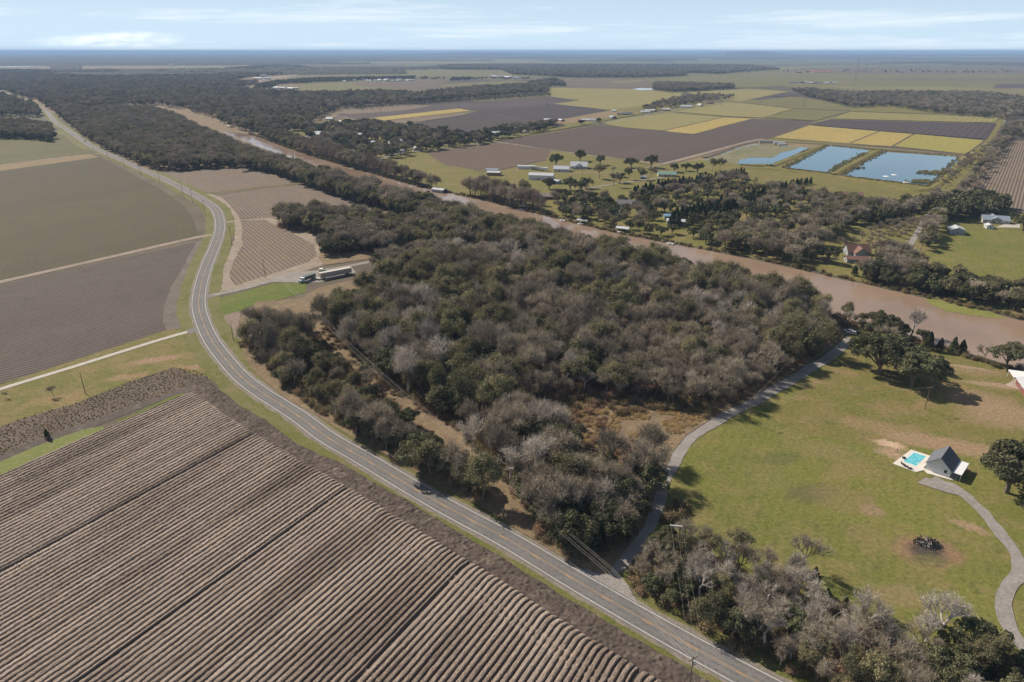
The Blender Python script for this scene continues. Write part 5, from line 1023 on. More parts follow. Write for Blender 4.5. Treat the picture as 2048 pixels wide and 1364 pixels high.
M_WIRE = plain("wire", (0.50, 0.46, 0.38), 0.4, 0.6, 0.05); M_INS = plain("insulator", (0.45, 0.46, 0.47), 0.3, 0.6, 0.05); M_WOOD = plain("grey timber", (0.30, 0.26, 0.22), 0.9, 0.15, 0.2, 2.0)
M_TYRE = plain("tyre rubber", (0.025, 0.025, 0.025), 0.9, 0.2, 0.05)
def windows(t, w, l, wh, n_side, n_end, door=True, hi=1.5):
    def win(x, y, axis, ww=0.95, hh=1.15):
        f = MB(); p = MB()
        if axis == 'x': f.box(x - 0.05, x + 0.05, y - ww/2 - .08, y + ww/2 + .08, hi - hh/2 - .08, hi + hh/2 + .08); p.box(x - 0.09, x + 0.09, y - ww/2, y + ww/2, hi - hh/2, hi + hh/2)
        else: f.box(x - ww/2 - .08, x + ww/2 + .08, y - 0.05, y + 0.05, hi - hh/2 - .08, hi + hh/2 + .08); p.box(x - ww/2, x + ww/2, y - 0.09, y + 0.09, hi - hh/2, hi + hh/2)
        o = f.build("window", M_TRIM, t); p.build("pane", M_GLASS, o)
    for i in range(n_side):
        y = -l/2 + l * (i + 0.5) / n_side
        for s in (-1, 1): win(s * (w/2 + .02), y, 'x')
    for i in range(n_end):
        x = -w/2 + w * (i + 0.5) / n_end
        for s in (-1, 1): win(x, s * (l/2 + .02), 'y')
    if door:
        MB().box(-w/2 - 0.06, -w/2 + 0.05, l * 0.08 - .5, l * 0.08 + .5, 0.05, 2.1).build("door", M_BRICK, t)
def house(name, label, cat, x, y, w, l, rz, wall, roof, wh=2.7, rh=2.2, over=0.5, ns=3, ne=1, group=None, chimney=False, wing=None, door=True, porch=0):
    t = thing(name, label, cat, x, y, rz, group)
    MB().box(-w/2, w/2, -l/2, l/2, 0, wh).gable(w, l, wh, wh + rh).build("wall", wall, t)
    r = MB().roof(w, l, wh, wh + rh, 0.16, over).build("roof", roof, t)
    if chimney: MB().box(0.5, 1.2, l*.2, l*.2 + .7, wh + rh * .5, wh + rh + 0.9).build("chimney", M_BRICK, r)
    if wing:
        ww, wl, wx = wing; m = MB(); m.box(wx - wl/2, wx + wl/2, -ww/2, ww/2, 0, wh - .1); m.build("wing_wall", wall, t)
        k = MB().roof(ww, wl, wh - .1, wh + rh * .8, 0.16, over); k.v = [(wx + b, a, c) for a, b, c in k.v]; k.f = [f[::-1] for f in k.f]; k.build("wing_roof", roof, t)
        g = MB().gable(ww, wl, wh - .1, wh + rh * .8 - 0.05); g.v = [(wx + b, a, c) for a, b, c in g.v]; g.f = [f[::-1] for f in g.f]; g.build("wing_gable", wall, t)
    if ns or ne: windows(t, w, l, wh, ns, ne, door)
    if porch:
        MB().box(-w/2 - porch, -w/2 - .02, -l/2, l/2, 0.0, 0.2).build("porch_floor", CONC, t); p = MB(); p.box(-w/2 - porch - .3, -w/2 - .05, -l/2 - .2, l/2 + .2, wh - .32, wh - .2); p.build("porch_roof", roof, t)
        for k in range(4): MB().box(-w/2 - porch + .05, -w/2 - porch + .2, -l/2 + .1 + (l - .35) * k / 3, -l/2 + .25 + (l - .35) * k / 3, .2, wh - .32).build("post", M_TRIM, t)
    return t
def hpx(name, label, cat, u, v, w, l, deg, wall, roof, **k):
    x, y = G(u, v); return house(name, label, cat, x, y, w, l, math.radians(deg), wall, roof, **k)
def three(A, B, C):
    """gable end A-B and far corner C of a footprint read off the photograph"""
    A, B, C = (np.array(G(*p)) for p in (A, B, C)); e = B - A; w = np.linalg.norm(e); e /= w; n = np.array([-e[1], e[0]]); l = abs((C - B) @ n); c = (A + B) / 2 + n * l / 2
    return c[0], c[1], w, l, math.atan2(e[1], e[0])
# pool house -------------------------------------------------
x, y, w, l, rz = three((1851, 938), (1899, 955), (1922, 938)); l = max(l, 9.5); w = min(w, 12.5)
ph = thing("pool_house", "white gabled pool house with charcoal shingle roof beside the small blue pool", "house", x, y, rz)
MB().box(-w/2, w/2, -l/2, l/2, 0.1, 3.0).gable(w, l, 3.0, 6.3).build("wall", M_WHITE, ph)
MB().roof(w, l, 3.0, 6.3, 0.18, 0.45).build("roof", M_DARKSH, ph)
f = MB().box(w*.22, w*.22 + 1.1, -l/2 - .06, -l/2 + .02, 1.2, 2.6).build("window", M_TRIM, ph); MB().box(w*.22 + .12, w*.22 + .98, -l/2 - .1, -l/2, 1.32, 2.48).build("pane", M_GLASS, f)
MB().box(w/2 - .02, w/2 + .07, -l*.05, l*.32, 0.15, 2.4).build("sliding_door", M_GLASS, ph)
MB().box(-w/2 - .07, -w/2 + .02, -l*.3, l*.1, 0.15, 2.4).build("sliding_door", M_GLASS, ph)
MB().box(w/2 + .1, w/2 + 2.2, -l/2, l/2, 0.0, 0.16).build("step_slab", CONC, ph)
m = MB().box(w/2 + .3, w/2 + 3.1, -l/2 - .1, l/2 + .1, 2.50, 2.64); m.build("porch_roof", M_WHITE, ph)
for k in (-1, 1): MB().box(w/2 + 2.85, w/2 + 3.0, k * (l/2 - .2) - .08, k * (l/2 - .2) + .08, .0, 2.5).build("post", M_TRIM, ph)
DK = thing("pool_deck", "pale concrete deck round the small blue swimming pool", "pool deck", 0, 0)
dk = [G(*p) for p in ((1785, 928), (1822, 900), (1868, 915), (1846, 937), (1899, 956), (1907, 962), (1856, 948), (1848, 941), (1832, 945))]
def slab(name, P, z0, z1, m, parent=None):
    n = len(P); V = [(a, b, z0) for a, b in P] + [(a, b, z1) for a, b in P]; tri = tessellate_polygon([[Vector((a, b, 0)) for a, b in P]]); F = []
    for t in tri:
        p, q, r = (Vector((*P[i], 0)) for i in t); up = (q - p).cross(r - p).z > 0
        F.append(tuple(i + n for i in (t if up else t[::-1])))
    for i in range(n): F.append((i, (i + 1) % n, n + (i + 1) % n, n + i))
    return put(name, mesh_np(name, V, F, m), parent)
PALE = plain("pale deck", (0.66, 0.62, 0.55), 0.8, 0.2, 0.06)
slab("deck_slab", dk, 0.02, 0.22, PALE, DK)
pool = [G(*p) for p in ((1806, 924), (1828, 906), (1852, 914), (1831, 933))]
pc_ = np.mean(pool, 0); rim = [tuple(pc_ + (np.array(p) - pc_) * 1.07) for p in pool]
slab("pool_coping", rim, 0.2, 0.26, M_TRIM, DK)
PW = NT("pool water", 0.08, 0.5); cc = PW.n("ShaderNodeTexVoronoi", {"Vector": PW.coord(), "Scale": 1.3}, feature='DISTANCE_TO_EDGE').outputs[0]
PW = PW.out(PW.ramp(cc, [(0.0, (0.30, 0.72, 0.76)), (0.12, (0.10, 0.47, 0.55)), (0.5, (0.05, 0.36, 0.46))]), cc, 0.05, 0.1)
tag(slab("pool_water", pool, 0.2, 0.275, PW), "turquoise water of the small swimming pool by the white pool house", "swimming pool")
def chair(label, u, v, rz):
    x, y = G(u, v); t = thing("lounge_chair", label, "chair", x, y, rz, "dark chairs on the pool deck", 0.22)
    MB().box(-.35, .35, -.9, .5, .28, .36).build("seat", M_DARKW, t); b = MB().box(-.35, .35, .5, .58, .30, 1.0); b.build("backrest", M_DARKW, t)
    for a in (-.3, .3):
        for c in (-.8, .45): MB().box(a - .03, a + .03, c - .03, c + .03, 0, .28).build("leg", M_DARKW, t)
chair("dark lounge chair at the left corner of the pool deck", 1805, 930, 0.6); chair("dark lounge chair in the middle of the pool deck front", 1810, 934, 0.9); chair("dark lounge chair at the pool deck edge nearest the gravel", 1818, 938, 1.1); chair("dark lounge chair at the upper left side of the pool", 1807, 918, 2.2)
# houses and sheds, near to far -------------------------------
x, y = G(1712, 508)
h2 = house("brick_house", "steep brown-roofed house on the far bank with a front gable", "house", x, y, 9.5, 15, math.radians(86), M_GREY, M_BROWNR, wh=3.0, rh=4.2, ns=3, ne=1, wing=(8.0, 10.0, -3.6), chimney=True)
hpx("garage", "low brown-roofed garage in front of the steep brown house", "garage", 1714, 524, 6.5, 15, 82, M_GREY, M_BROWNR, wh=2.6, rh=1.5, ns=2, ne=1)
hpx("metal_shed", "open silver-roofed shed on the grass beside the dark oaks", "shed", 1911, 466, 10, 11, -20, M_GREY, M_METAL, wh=3.6, rh=1.7, ns=0, ne=1)
hpx("ranch_house", "grey-roofed house in the shade of big oaks at the right edge", "house", 1988, 444, 11, 19, 70, M_CREAM, M_BLUER, wing=(9, 14, 2), ns=4, ne=2, rh=2.8)
hpx("garden_shed", "small white shed between the silver shed and the grey house", "shed", 1977, 456, 5, 6, -15, M_WHITE, M_METAL, wh=2.4, rh=1.2, ns=1, ne=1)
hpx("ranch_house", "red-brown hipped roof half hidden among trees below the ponds", "house", 1703, 394, 11, 18, 80, M_BRICK, M_BROWNR, ns=3, ne=2, wing=(9, 12, -1))
hpx("boat_shed", "blue-roofed shed behind the white one on the far bank", "shed", 1342, 437, 7, 12, 85, M_GREY, plain("blue roofing", (0.20, 0.32, 0.48), 0.5, 0.4, 0.06), ns=2, ne=1, rh=1.2)
hpx("metal_shed", "white flat-roofed shed nearer the water below the blue roof", "shed", 1352, 448, 10, 15, 80, M_GREY, M_METAL, ns=2, ne=1, rh=0.9, wh=3.2)
hpx("ranch_house", "green-roofed house under a row of oaks", "house", 1333, 352, 11, 20, 85, M_CREAM, M_GREENR, ns=4, ne=1, rh=2.4)
hpx("pump_shed", "tiny grey shed beside the yard drive left of the green roof", "shed", 1286, 357, 4.5, 6, 80, M_GREY, M_BLUER, wh=2.3, rh=.9, ns=1, ne=0, door=False)
hpx("metal_barn", "long white metal barn on the farm lawn with a dark door", "barn", 1083, 358, 13, 27, 78, M_WHITE, M_METAL, wh=5.0, rh=1.8, ns=0, ne=1)
hpx("metal_shed", "white carport roof just right of the long metal barn", "carport", 1110, 366, 9, 11, 60, M_GREY, M_METAL, wh=3, rh=.6, ns=0, ne=0, door=False)
hpx("farmhouse", "white farmhouse with pale metal roof beneath big oaks, right-hand block", "house", 1158, 336, 13, 20, 82, M_WHITE, M_METAL, wh=3.6, rh=4.0, ns=4, ne=2, wing=(9, 15, 1), porch=2)
hpx("farm_annex", "white annex with pale metal roof joined left of the farmhouse", "house", 1123, 342, 11, 18, 80, M_WHITE, M_METAL, wh=3.2, rh=2.8, ns=4, ne=1)
hpx("ranch_house", "steep dark-roofed house on the far bank left of the cypresses", "house", 962, 372, 12, 17, 70, M_CREAM, M_GREYR, wh=3, rh=4.6, wing=(10, 16, 0), ns=3, ne=2)
hpx("ranch_house", "low brown-roofed house behind the cypresses", "house", 1080, 396, 12, 24, 84, M_BRICK, plain("faded shingles", (0.24, 0.20, 0.18), .9, .1, .15), ns=4, ne=2, rh=2.2)
hpx("machine_shed", "open rusty-sided shed at the corner of the brown field", "shed", 988, 350, 9, 15, 80, M_RUST, M_METAL, wh=3.4, rh=1.3, ns=0, ne=0)
hpx("machine_shed", "small grey lean-to behind the rusty-sided shed", "shed", 985, 344, 6, 14, 80, M_GREY, M_BLUER, wh=3, rh=1, ns=0, ne=0, door=False)
hpx("metal_shed", "white box shed beside the row of parked trailers", "shed", 1050, 337, 7, 17, 80, M_WHITE, M_METAL, wh=3.2, rh=.6, ns=0, ne=0)
hpx("river_house", "dark-roofed house hidden in oaks behind the leafless cypresses", "house", 1255, 412, 11, 20, 80, M_WHITE, M_GREYR, ns=4, ne=2, rh=3, chimney=True)
hpx("river_house", "white-walled house glimpsed through bare trees above the boat dock", "house", 1230, 432, 9, 14, 80, M_WHITE, M_METAL, ns=3, ne=1)
# carport with a car at the right edge
cx, cy = G(2046, 768); ct = thing("carport", "white flat carport over a pale slab at the right edge", "carport", cx, cy, math.radians(-20))
MB().box(-4.5, 7, -1.5, 6.5, 3.0, 3.2).build("roof", M_TRIM, ct)
for a in (-4.2, 1.2, 6.7):
    for b in (-1.2, 6.2): MB().box(a - .1, a + .1, b - .1, b + .1, 0.1, 3.0).build("post", M_TRIM, ct)
hpx("brick_house", "corner of a red brick house with white eaves at the right edge", "house", 2066, 786, 9, 14, -20, plain("red brick", (0.25, 0.10, 0.085), .9, .1, .15, 3), M_METAL, wh=3, rh=1.4, ns=3, ne=1)
# vehicles ----------------------------------------------------
def wheel(t, x, y, r=0.38, wd=0.26):
    o = MB().tube([(x - wd/2, y, r), (x + wd/2, y, r)], r, 14).build("wheel", M_TYRE, t); MB().tube([(x - wd/2 - .02, y, r), (x + wd/2 + .02, y, r)], r * .5, 10).build("rim", M_INS, o)
def car(name, label, x, y, rz, paint, group=None, z=0.1, L=4.7, Wd=1.85, van=False, pick=False):
    t = thing(name, label, "car" if not pick else "pickup truck", x, y, rz, group, z); a, b = Wd / 2, L / 2; h = 1.0
    P = [(-b, .35), (b, .35), (b, .75), (b - .15, .95), (b - 1.3, 1.02), (-b + .1, 1.02), (-b, .8)]
    m = MB(); n = len(P); m.add([(-a, p, q) for p, q in P] + [(a, p, q) for p, q in P], [tuple(range(n)), tuple(range(n, 2*n))[::-1]] + [(i, n + i, n + (i+1) % n, (i+1) % n) for i in range(n)]); m.build("body", paint, t)
    c0, c1, c2, c3 = ((b - 1.35, b - 2.0, -b + .5, -b + .1) if not pick else (b - 1.35, b - 1.9, b - 3.1, b - 3.3))
    m = MB(); k = .82; m.add([(-a*.96, c0, 1.02), (-a*.96, c3, 1.02), (a*.96, c3, 1.02), (a*.96, c0, 1.02), (-a*k, c1, 1.55), (-a*k, c2, 1.55), (a*k, c2, 1.55), (a*k, c1, 1.55)], [(0,1,5,4)[::-1],(1,2,6,5)[::-1],(2,3,7,6)[::-1],(3,0,4,7)[::-1]]); m.build("window", M_GLASS, t)
    MB().box(-a*k, a*k, c2, c1, 1.55, 1.60).build("roof", paint, t)
    for s in (-1, 1):
        for q in (-b + .85, b - .85): wheel(t, s * (a - .1), q, .34, .24)
        MB().box(s*a*.75 - .15, s*a*.75 + .15, b - .02, b + .03, .65, .8).build("headlight", M_TRIM, t)
    return t
P_WH, P_BK, P_SI, P_BL = plain("white car paint", (.7, .7, .7), .3, .5, .03), plain("black car paint", (.03, .03, .035), .25, .5, .03), plain("silver car paint", (.40, .42, .44), .3, .5, .03), plain("blue car paint", (.10, .16, .26), .3, .5, .03)
car("parked_car", "white car parked under the carport at the right edge", cx + 1, cy + 1.5, math.radians(65), P_WH)
x, y = G(1640, 662); car("parked_car", "pale car parked at the end of the gravel drive by the dark oaks", x, y, math.radians(60), P_SI)
for i, (u, v, p, lb) in enumerate(((1697, 665, P_SI, "silver car parked beneath the big riverside oak"), (1703, 668, P_WH, "white car beside the silver one beneath the riverside oak"), (1712, 669, P_BK, "dark car right of the white one beneath the riverside oak"))):
    x, y = G(u, v); car("parked_car", lb, x, y, math.radians(50 + 10 * i), p, "cars beneath the riverside oak")
i = int(np.argmin(np.hypot(RD[:, 0] - G(170, 282)[0], RD[:, 1] - G(170, 282)[1]))); d = RD[i+1] - RD[i]; p = offset(RD[i:i+2], -1.7)[0]; car("moving_car", "dark car driving on the far straight of the highway", p[0], p[1], math.atan2(d[1], d[0]) - math.pi/2, P_BK, z=.22)
# gooseneck trailer, truck and tractor
A, B = np.array(G(640, 559)), np.array(G(702, 547)); c = (A + B) / 2; L = np.linalg.norm(B - A); e = (B - A) / L; rz = math.atan2(e[1], e[0]) - math.pi/2; LT = L
tr = thing("livestock_trailer", "long grey slatted trailer parked at the end of the gravel drive", "trailer", c[0], c[1], rz)
M_TR = plain("weathered trailer grey", (0.56, 0.52, 0.46), .8, .2, .15, 1.5); q = NT("slatted side", .8, .2); wv = q.n("ShaderNodeTexWave", {"Vector": q.coord(), "Scale": .8}, bands_direction='Z').outputs[1]; M_SL = q.out(q.mix(wv, (0.36, .325, .29), (.60, .55, .49)))
MB().box(-1.5, 1.5, -L/2, L/2, 1.2, 4.1).build("body", M_SL, tr); MB().box(-1.55, 1.55, -L/2 - .05, L/2 + .05, 4.1, 4.25).build("roof", M_TR, tr); MB().box(-1.2, 1.2, -L/2 - 2.0, L/2, .95, 1.2).build("chassis", M_TR, tr)
for k in range(9): MB().box(-1.56, -1.5, -L/2 + L * k / 8 - .08, -L/2 + L * k / 8 + .08, 1.2, 4.1).build("side_post", M_TR, tr)
for s in (-1, 1):
    for k in (2.2, 3.5, L - 2.5): wheel(tr, s * 1.3, L/2 - k, .5, .5)
A = np.array(G(601, 566)); B = np.array(G(630, 556)); c = (A + B) / 2; e = (B - A) / np.linalg.norm(B - A)
tk = thing("farm_truck", "truck with white cab and dark box in front of the grey trailer", "truck", c[0], c[1], math.atan2(e[1], e[0]) - math.pi/2); L = float(np.linalg.norm(B - A)); a = 1.2
MB().box(-a, a, -L/2 + 3.0, L/2, 1.1, 3.2).build("cargo_box", plain("dark green canvas", (.13, .16, .155), .8, .2, .1), tk); MB().box(-a, a, -L/2 + .9, -L/2 + 2.9, .7, 2.9).build("cab", plain("pale blue paint", (.55, .62, .66), .4, .4, .05), tk)
MB().box(-a + .1, a - .1, -L/2 - .6, -L/2 + .88, .7, 1.8).build("bonnet", MATS["pale blue paint"], tk); MB().box(-a + .15, a - .15, -L/2 + .86, -L/2 + .9, 1.9, 2.7).build("windscreen", M_GLASS, tk); MB().box(-a - .3, a + .3, -L/2 + 1.0, -L/2 + 2.4, 2.92, 3.05).build("cab_roof", M_TRIM, tk)
for s in (-1, 1):
    for k in (.4, L - 1.2, L - 2.4): wheel(tk, s * (a - .1), -L/2 + k, .5, .4)
x, y = G(646, 546); tc_ = thing("tractor", "green tractor with white canopy behind the grey trailer", "tractor", x, y, math.radians(-70)); MG = plain("tractor green", (.05, .16, .08), .5, .4, .05)
MB().box(-.5, .5, -.2, 2.4, .9, 1.8).build("bonnet", MG, tc_); MB().box(-.8, .8, -1.8, -.2, .9, 1.7).build("seat_platform", MG, tc_); MB().box(-1.1, 1.1, -2.0, 0.2, 2.9, 3.05).build("canopy", M_TRIM, tc_)
for s in (-1, 1):
    wheel(tc_, s * 1.05, -1.2, .95, .5); wheel(tc_, s * .8, 1.9, .5, .3)
    for k in (-1.9, .1): MB().box(s - .04, s + .04, k - .04, k + .04, 1.6, 2.9).build("post", M_TYRE, tc_)
# equipment beside the ponds and the farm
def trailer(label, u, v, rz, L=13, col=None, group="trailers parked side by side"):
    x, y = G(u, v); t = thing("box_trailer", label, "trailer", x, y, math.radians(rz), group); MB().box(-1.5, 1.5, -L/2, L/2, 1.1, 4.0).build("body", col or M_WHITE, t); MB().box(-1.2, 1.2, -L/2 - 1, L/2, .9, 1.1).build("chassis", M_GREY, t)
    for s in (-1, 1):
        for k in (1.6, 2.9): wheel(t, s * 1.25, L/2 - k, .5, .5)
trailer("long grey container trailer beside the shallow pond", 1536, 287, 85, 26, M_GREY, "equipment beside the shallow pond"); trailer("white trailer right of the grey container by the shallow pond", 1558, 289, 80, 16, M_WHITE, "equipment beside the shallow pond"); trailer("second white trailer nearest the shallow pond", 1564, 292, 76, 10, M_WHITE, "equipment beside the shallow pond")
x, y = G(1571, 289); car("pickup", "dark pickup right of the white trailers by the shallow pond", x, y, 1.2, P_BK, pick=True, L=5.6, Wd=2.0)
for k, (u, v, nm) in enumerate(((1064, 338, "white boat trailer nearest the box shed"), (1071, 339.5, "second trailer in the row beside the box shed"), (1079, 340.5, "third trailer in the row beside the box shed"), (1088, 341.5, "flat trailer at the right end of the row"))): trailer(nm, u, v, 62, 8 + (k % 2) * 2, (M_WHITE, M_GREY, M_CREAM, M_WHITE)[k], "trailers in a row on the farm lawn")
# docks and boats on the far bank
def dock(label, u, v, w, l, rz, canopy=True, boat=True, roof=None):
    x, y = G(u, v); t = thing("boat_dock", label, "dock", x, y, math.radians(rz), "docks on the far bank", .0); MB().box(-w/2, w/2, -l/2, l/2, .5, .7).build("deck", M_WOOD, t)
    for a in (-1, 1):
        for b in (-1, 0, 1): MB().tube([(a * (w/2 - .2), b * (l/2 - .2), -.2), (a * (w/2 - .2), b * (l/2 - .2), 3.2 if canopy else 1.4)], .12).build("piling", M_WOOD, t)
    if canopy: MB().roof(w, l, 3.1, 3.1 + w * .12, .12, .3).build("roof", roof or M_METAL, t)
    if boat:
        b = thing("motor_boat", "boat moored at the " + label, "boat", x - 1.8 * math.cos(math.radians(rz)) - (w/2 + .2) * math.cos(math.radians(rz)), y - (w/2 + 2) * math.sin(math.radians(rz)), math.radians(rz), "boats moored on the far bank", .1)
        P = [(-1, -2.6), (1, -2.6), (1.05, 1), (.55, 2.4), (0, 3), (-.55, 2.4), (-1.05, 1)]; n = len(P); m = MB(); m.add([(a * .75, c, .0) for a, c in P] + [(a, c, .75) for a, c in P], [tuple(range(n))[::-1], tuple(range(n, 2*n))] + [(i, (i+1) % n, n + (i+1) % n, n + i) for i in range(n)]); m.build("hull", M_TRIM, b)
        MB().box(-.5, .5, -.6, .7, .75, 1.3).build("console", M_GREY, b); MB().box(-.25, .25, -2.9, -2.5, .3, 1.3).build("outboard_motor", P_BK, b)
dock("white-canopied dock below the oaks", 1166, 447, 6, 9, 60); dock("long white-roofed dock right of the small one", 1246, 463, 7, 10, 62); dock("dock under a round pale roof by the cypresses", 1049, 418, 5, 6, 60)
dock("low open dock between the two white roofs", 1128, 441, 3, 8, 60, False); dock("low dock left of the cypresses", 660, 318, 4, 8, 50, False); dock("low dock below the fruit trees", 1343, 487, 3, 6, 60, False)
dock("far dock at the river bend", 459, 255, 5, 9, 40, True); dock("pale dock in the upper bend", 500, 276, 4, 8, 45, False)
x, y = G(879, 384); bh = thing("boathouse", "long white-roofed boathouse on the water's edge", "boathouse", x, y, math.radians(58)); MB().box(-4, 4, -7, 7, 0, 3).build("wall", M_GREY, bh); MB().roof(8, 14, 3, 3.9, .15, .4).build("roof", M_METAL, bh); MB().box(-3, 3, -7.06, -6.98, .2, 2.6).build("boat_door", M_DARKW, bh)
# village on the far bank and houses along the rural road
vil = [(620,262,15,M_GREYR,0),(634,268,22,M_METAL,0),(643,272,16,M_METAL,1),(618,278,20,M_GREYR,2),(632,280,20,M_GREYR,0),(660,240,14,M_METAL,0),(668,250,12,M_METAL,1),(682,247,16,M_METAL,2),(696,266,18,M_CREAM,0),(722,264,18,M_METAL,1),(735,272,34,M_METAL,0),(750,262,14,M_METAL,0),(752,290,24,M_BLUER,1),(778,268,14,M_METAL,2),
       (788,290,16,M_CREAM,0),(800,284,18,M_METAL,1),(814,268,18,M_METAL,0),(842,268,14,M_CREAM,0),(850,272,14,M_BROWNR,2),(885,284,14,M_METAL,1),(742,308,14,M_METAL,0),(800,304,14,M_METAL,0),(833,300,12,M_METAL,2),
       (1000,269,28,M_METAL,0),(1024,259,18,M_GREENR,1),(1050,266,14,M_CREAM,2),(1095,242,14,M_METAL,0),(1098,252,12,M_METAL,1),(1122,243,14,M_METAL,2),(1118,252,18,M_BROWNR,0),(1174,242,22,M_METAL,0),(1186,243,14,M_BLUER,1),(1225,237,18,M_BLUER,2),(1228,224,10,M_METAL,0),(1245,230,24,M_DARKSH,0),(1255,229,20,M_DARKSH,1),
       (1290,226,20,M_METAL,0),(1300,223,24,M_METAL,1),(1318,210,14,M_METAL,2),(1332,221,18,M_METAL,0),(1372,215,26,M_METAL,0),(1420,207,16,M_BROWNR,1),(1400,212,14,M_CREAM,2)]
R2 = random.Random(3)
RN = {id(M_GREYR): "grey", id(M_METAL): "white", id(M_CREAM): "cream", id(M_BLUER): "blue-grey", id(M_BROWNR): "brown", id(M_GREENR): "green", id(M_DARKSH): "dark"}
VM = [("the sandy road", 672, 240), ("the field corner", 720, 250), ("the river fork of the village", 625, 275), ("the long white mobile home", 735, 272), ("the row of brown village trees", 850, 300), ("the rural crossroads", 986, 283), ("the hedge of dark oaks", 1030, 262), ("the two round road oaks", 1180, 248), ("the dark twin roofs", 1250, 230), ("the yellow-green cane", 1330, 218), ("the far end of the rural road", 1410, 208), ("the village playing ground", 790, 285)]
ORD = ["", "second ", "third ", "fourth ", "fifth ", "sixth ", "seventh "]
seen = {}
for u, v, L, rf, k in vil:
    nm, mu, mv = min(VM, key=lambda a: math.hypot(a[1] - u, (a[2] - v) * 2)); side = ("right of" if u > mu else "left of") if abs(u - mu) > 2 * abs(v - mv) else ("in front of" if v > mv else "behind")
    lb = "%s-roofed house %s %s" % (RN[id(rf)], side, nm); c_ = seen.get(lb, 0); seen[lb] = c_ + 1; lb = ORD[c_] + lb
    hpx("village_house", lb, "house", u, v, 9 + R2.random() * 3, L, (80, 62, 20)[k] + R2.uniform(-6, 6), (M_WHITE, M_CREAM, M_BRICK)[R2.randrange(3)], rf, ns=2, ne=1, rh=1.6 + R2.random() * 1.5, wh=3.0, group="houses of the village across the bayou", door=False)
# very far buildings: rows of roofs
NTH2 = ["leftmost ", "second ", "third ", "fourth ", "fifth ", "sixth ", "seventh ", "eighth ", "ninth ", "tenth ", "eleventh ", "twelfth ", "thirteenth ", "fourteenth ", "fifteenth ", "sixteenth ", "seventeenth ", "eighteenth ", "nineteenth ", "twentieth "]
def rowhouses(n, pu, pv, lab, col, grp, Lr=(16, 30), wh=4):
    us = sorted(R2.uniform(*pu) for _ in range(n))
    for k in range(n):
        u, v = us[k], R2.uniform(*pv); x, y = G(u, v); t = thing("distant_house", (NTH2[k] + lab) if n <= 20 else lab, "building", x, y, R2.uniform(-.6, .6) + 1.3, grp); L = R2.uniform(*Lr)
        MB().box(-5.5, 5.5, -L/2, L/2, 0, wh).build("wall", R2.choice([M_WHITE, M_CREAM, M_BRICK]), t); MB().roof(11, L, wh, wh + 2.4, .2, .4).build("roof", R2.choice(col), t)
rowhouses(20, (560, 695), (161, 164), "small house in the left half of the long suburb row", [M_METAL, M_GREYR, M_METAL], "houses in the left half of the suburb row"); rowhouses(20, (700, 830), (160, 163), "small house in the right half of the long suburb row", [M_METAL, M_GREYR, M_METAL], "houses in the right half of the suburb row")
rowhouses(12, (520, 600), (176, 180), "white roof in the cluster at the left end of the far suburb", [M_METAL], "roofs at the left end of the far suburb", (20, 40))
rowhouses(9, (970, 1035), (154, 158), "white building of the large estate before the dark woods", [M_METAL, M_WHITE], "buildings of the far white estate", (25, 45), 7)
rowhouses(16, (1585, 1660), (143, 146), "long low red-roofed building in the far field", [plain("dull red roof", (.42, .13, .11), .8, .2, .1)], "red-roofed row in the far field", (30, 60))
rowhouses(20, (1580, 1672), (165.5, 167.5), "dark-roofed house of the compact far subdivision", [M_GREYR, M_DARKSH, M_METAL], "houses of the far subdivision", (16, 24))
rowhouses(10, (720, 900), (184, 190), "white roof among trees beyond the plum-coloured field", [M_METAL, M_BLUER], "roofs in the wood beyond the plum field", (18, 30))
rowhouses(7, (115, 330), (158, 185), "pale roof standing alone in the great western woods", [M_METAL], "roofs in the western woods", (25, 45), 8)
rowhouses(8, (470, 560), (150, 160), "white roof in the woods near the far highway", [M_METAL], "roofs by the far highway", (25, 50), 8)
rowhouses(8, (2018, 2100), (232, 268), "pale roof among the trees at the right edge", [M_METAL, M_CREAM], "roofs among trees at the right edge", (14, 24))

# ------------------------------------------------------------------ poles, wires, towers
def pole(label, u, v, h=11.0, rz=0.0, arm=True, name="utility_pole", group="utility poles", r=0.16, xfmr=False):
    x, y = G(u, v); t = thing(name, label, "utility pole", x, y, rz, group); MB().tube([(0, 0, -.3), (0, 0, h * .5), (0, 0, h)], [r, r * .85, r * .6], 8).build("post", M_POLE, t)
    if arm:
        c = MB().box(-1.3, 1.3, -.07, .07, h - .75, h - .58).build("crossarm", M_POLE, t)
        for a in (-1.2, -.5, .6, 1.2): MB().tube([(a, 0, h - .58), (a, 0, h - .3)], .07, 6).build("insulator", M_INS, c)
    if xfmr: MB().tube([(.35, 0, h - 2.4), (.35, 0, h - 1.4)], .24, 10).build("transformer", M_INS, t)
    return x, y, h, rz
def wires(name, label, P, offs=(-1.2, -.5, .6, 1.2), sag=.6, r=.02, low=False, group=None):
    t = thing(name, label, "power line", P[0][0], P[0][1], 0, group or "overhead wires", 0)
    for o in offs:
        m = MB(); pts = []
        for (x0, y0, h0, r0), (x1, y1, h1, r1) in zip(P[:-1], P[1:]):
            a = Vector((x0 + o * math.cos(r0), y0 + o * math.sin(r0), h0 - .3)); b = Vector((x1 + o * math.cos(r1), y1 + o * math.sin(r1), h1 - .3))
            for k in range(9): s = k / 8; q = a.lerp(b, s); pts.append((q.x - P[0][0], q.y - P[0][1], q.z - sag * 4 * s * (1 - s)))
        m.tube(pts, r, 4, False); m.build("wire", M_WIRE, t)
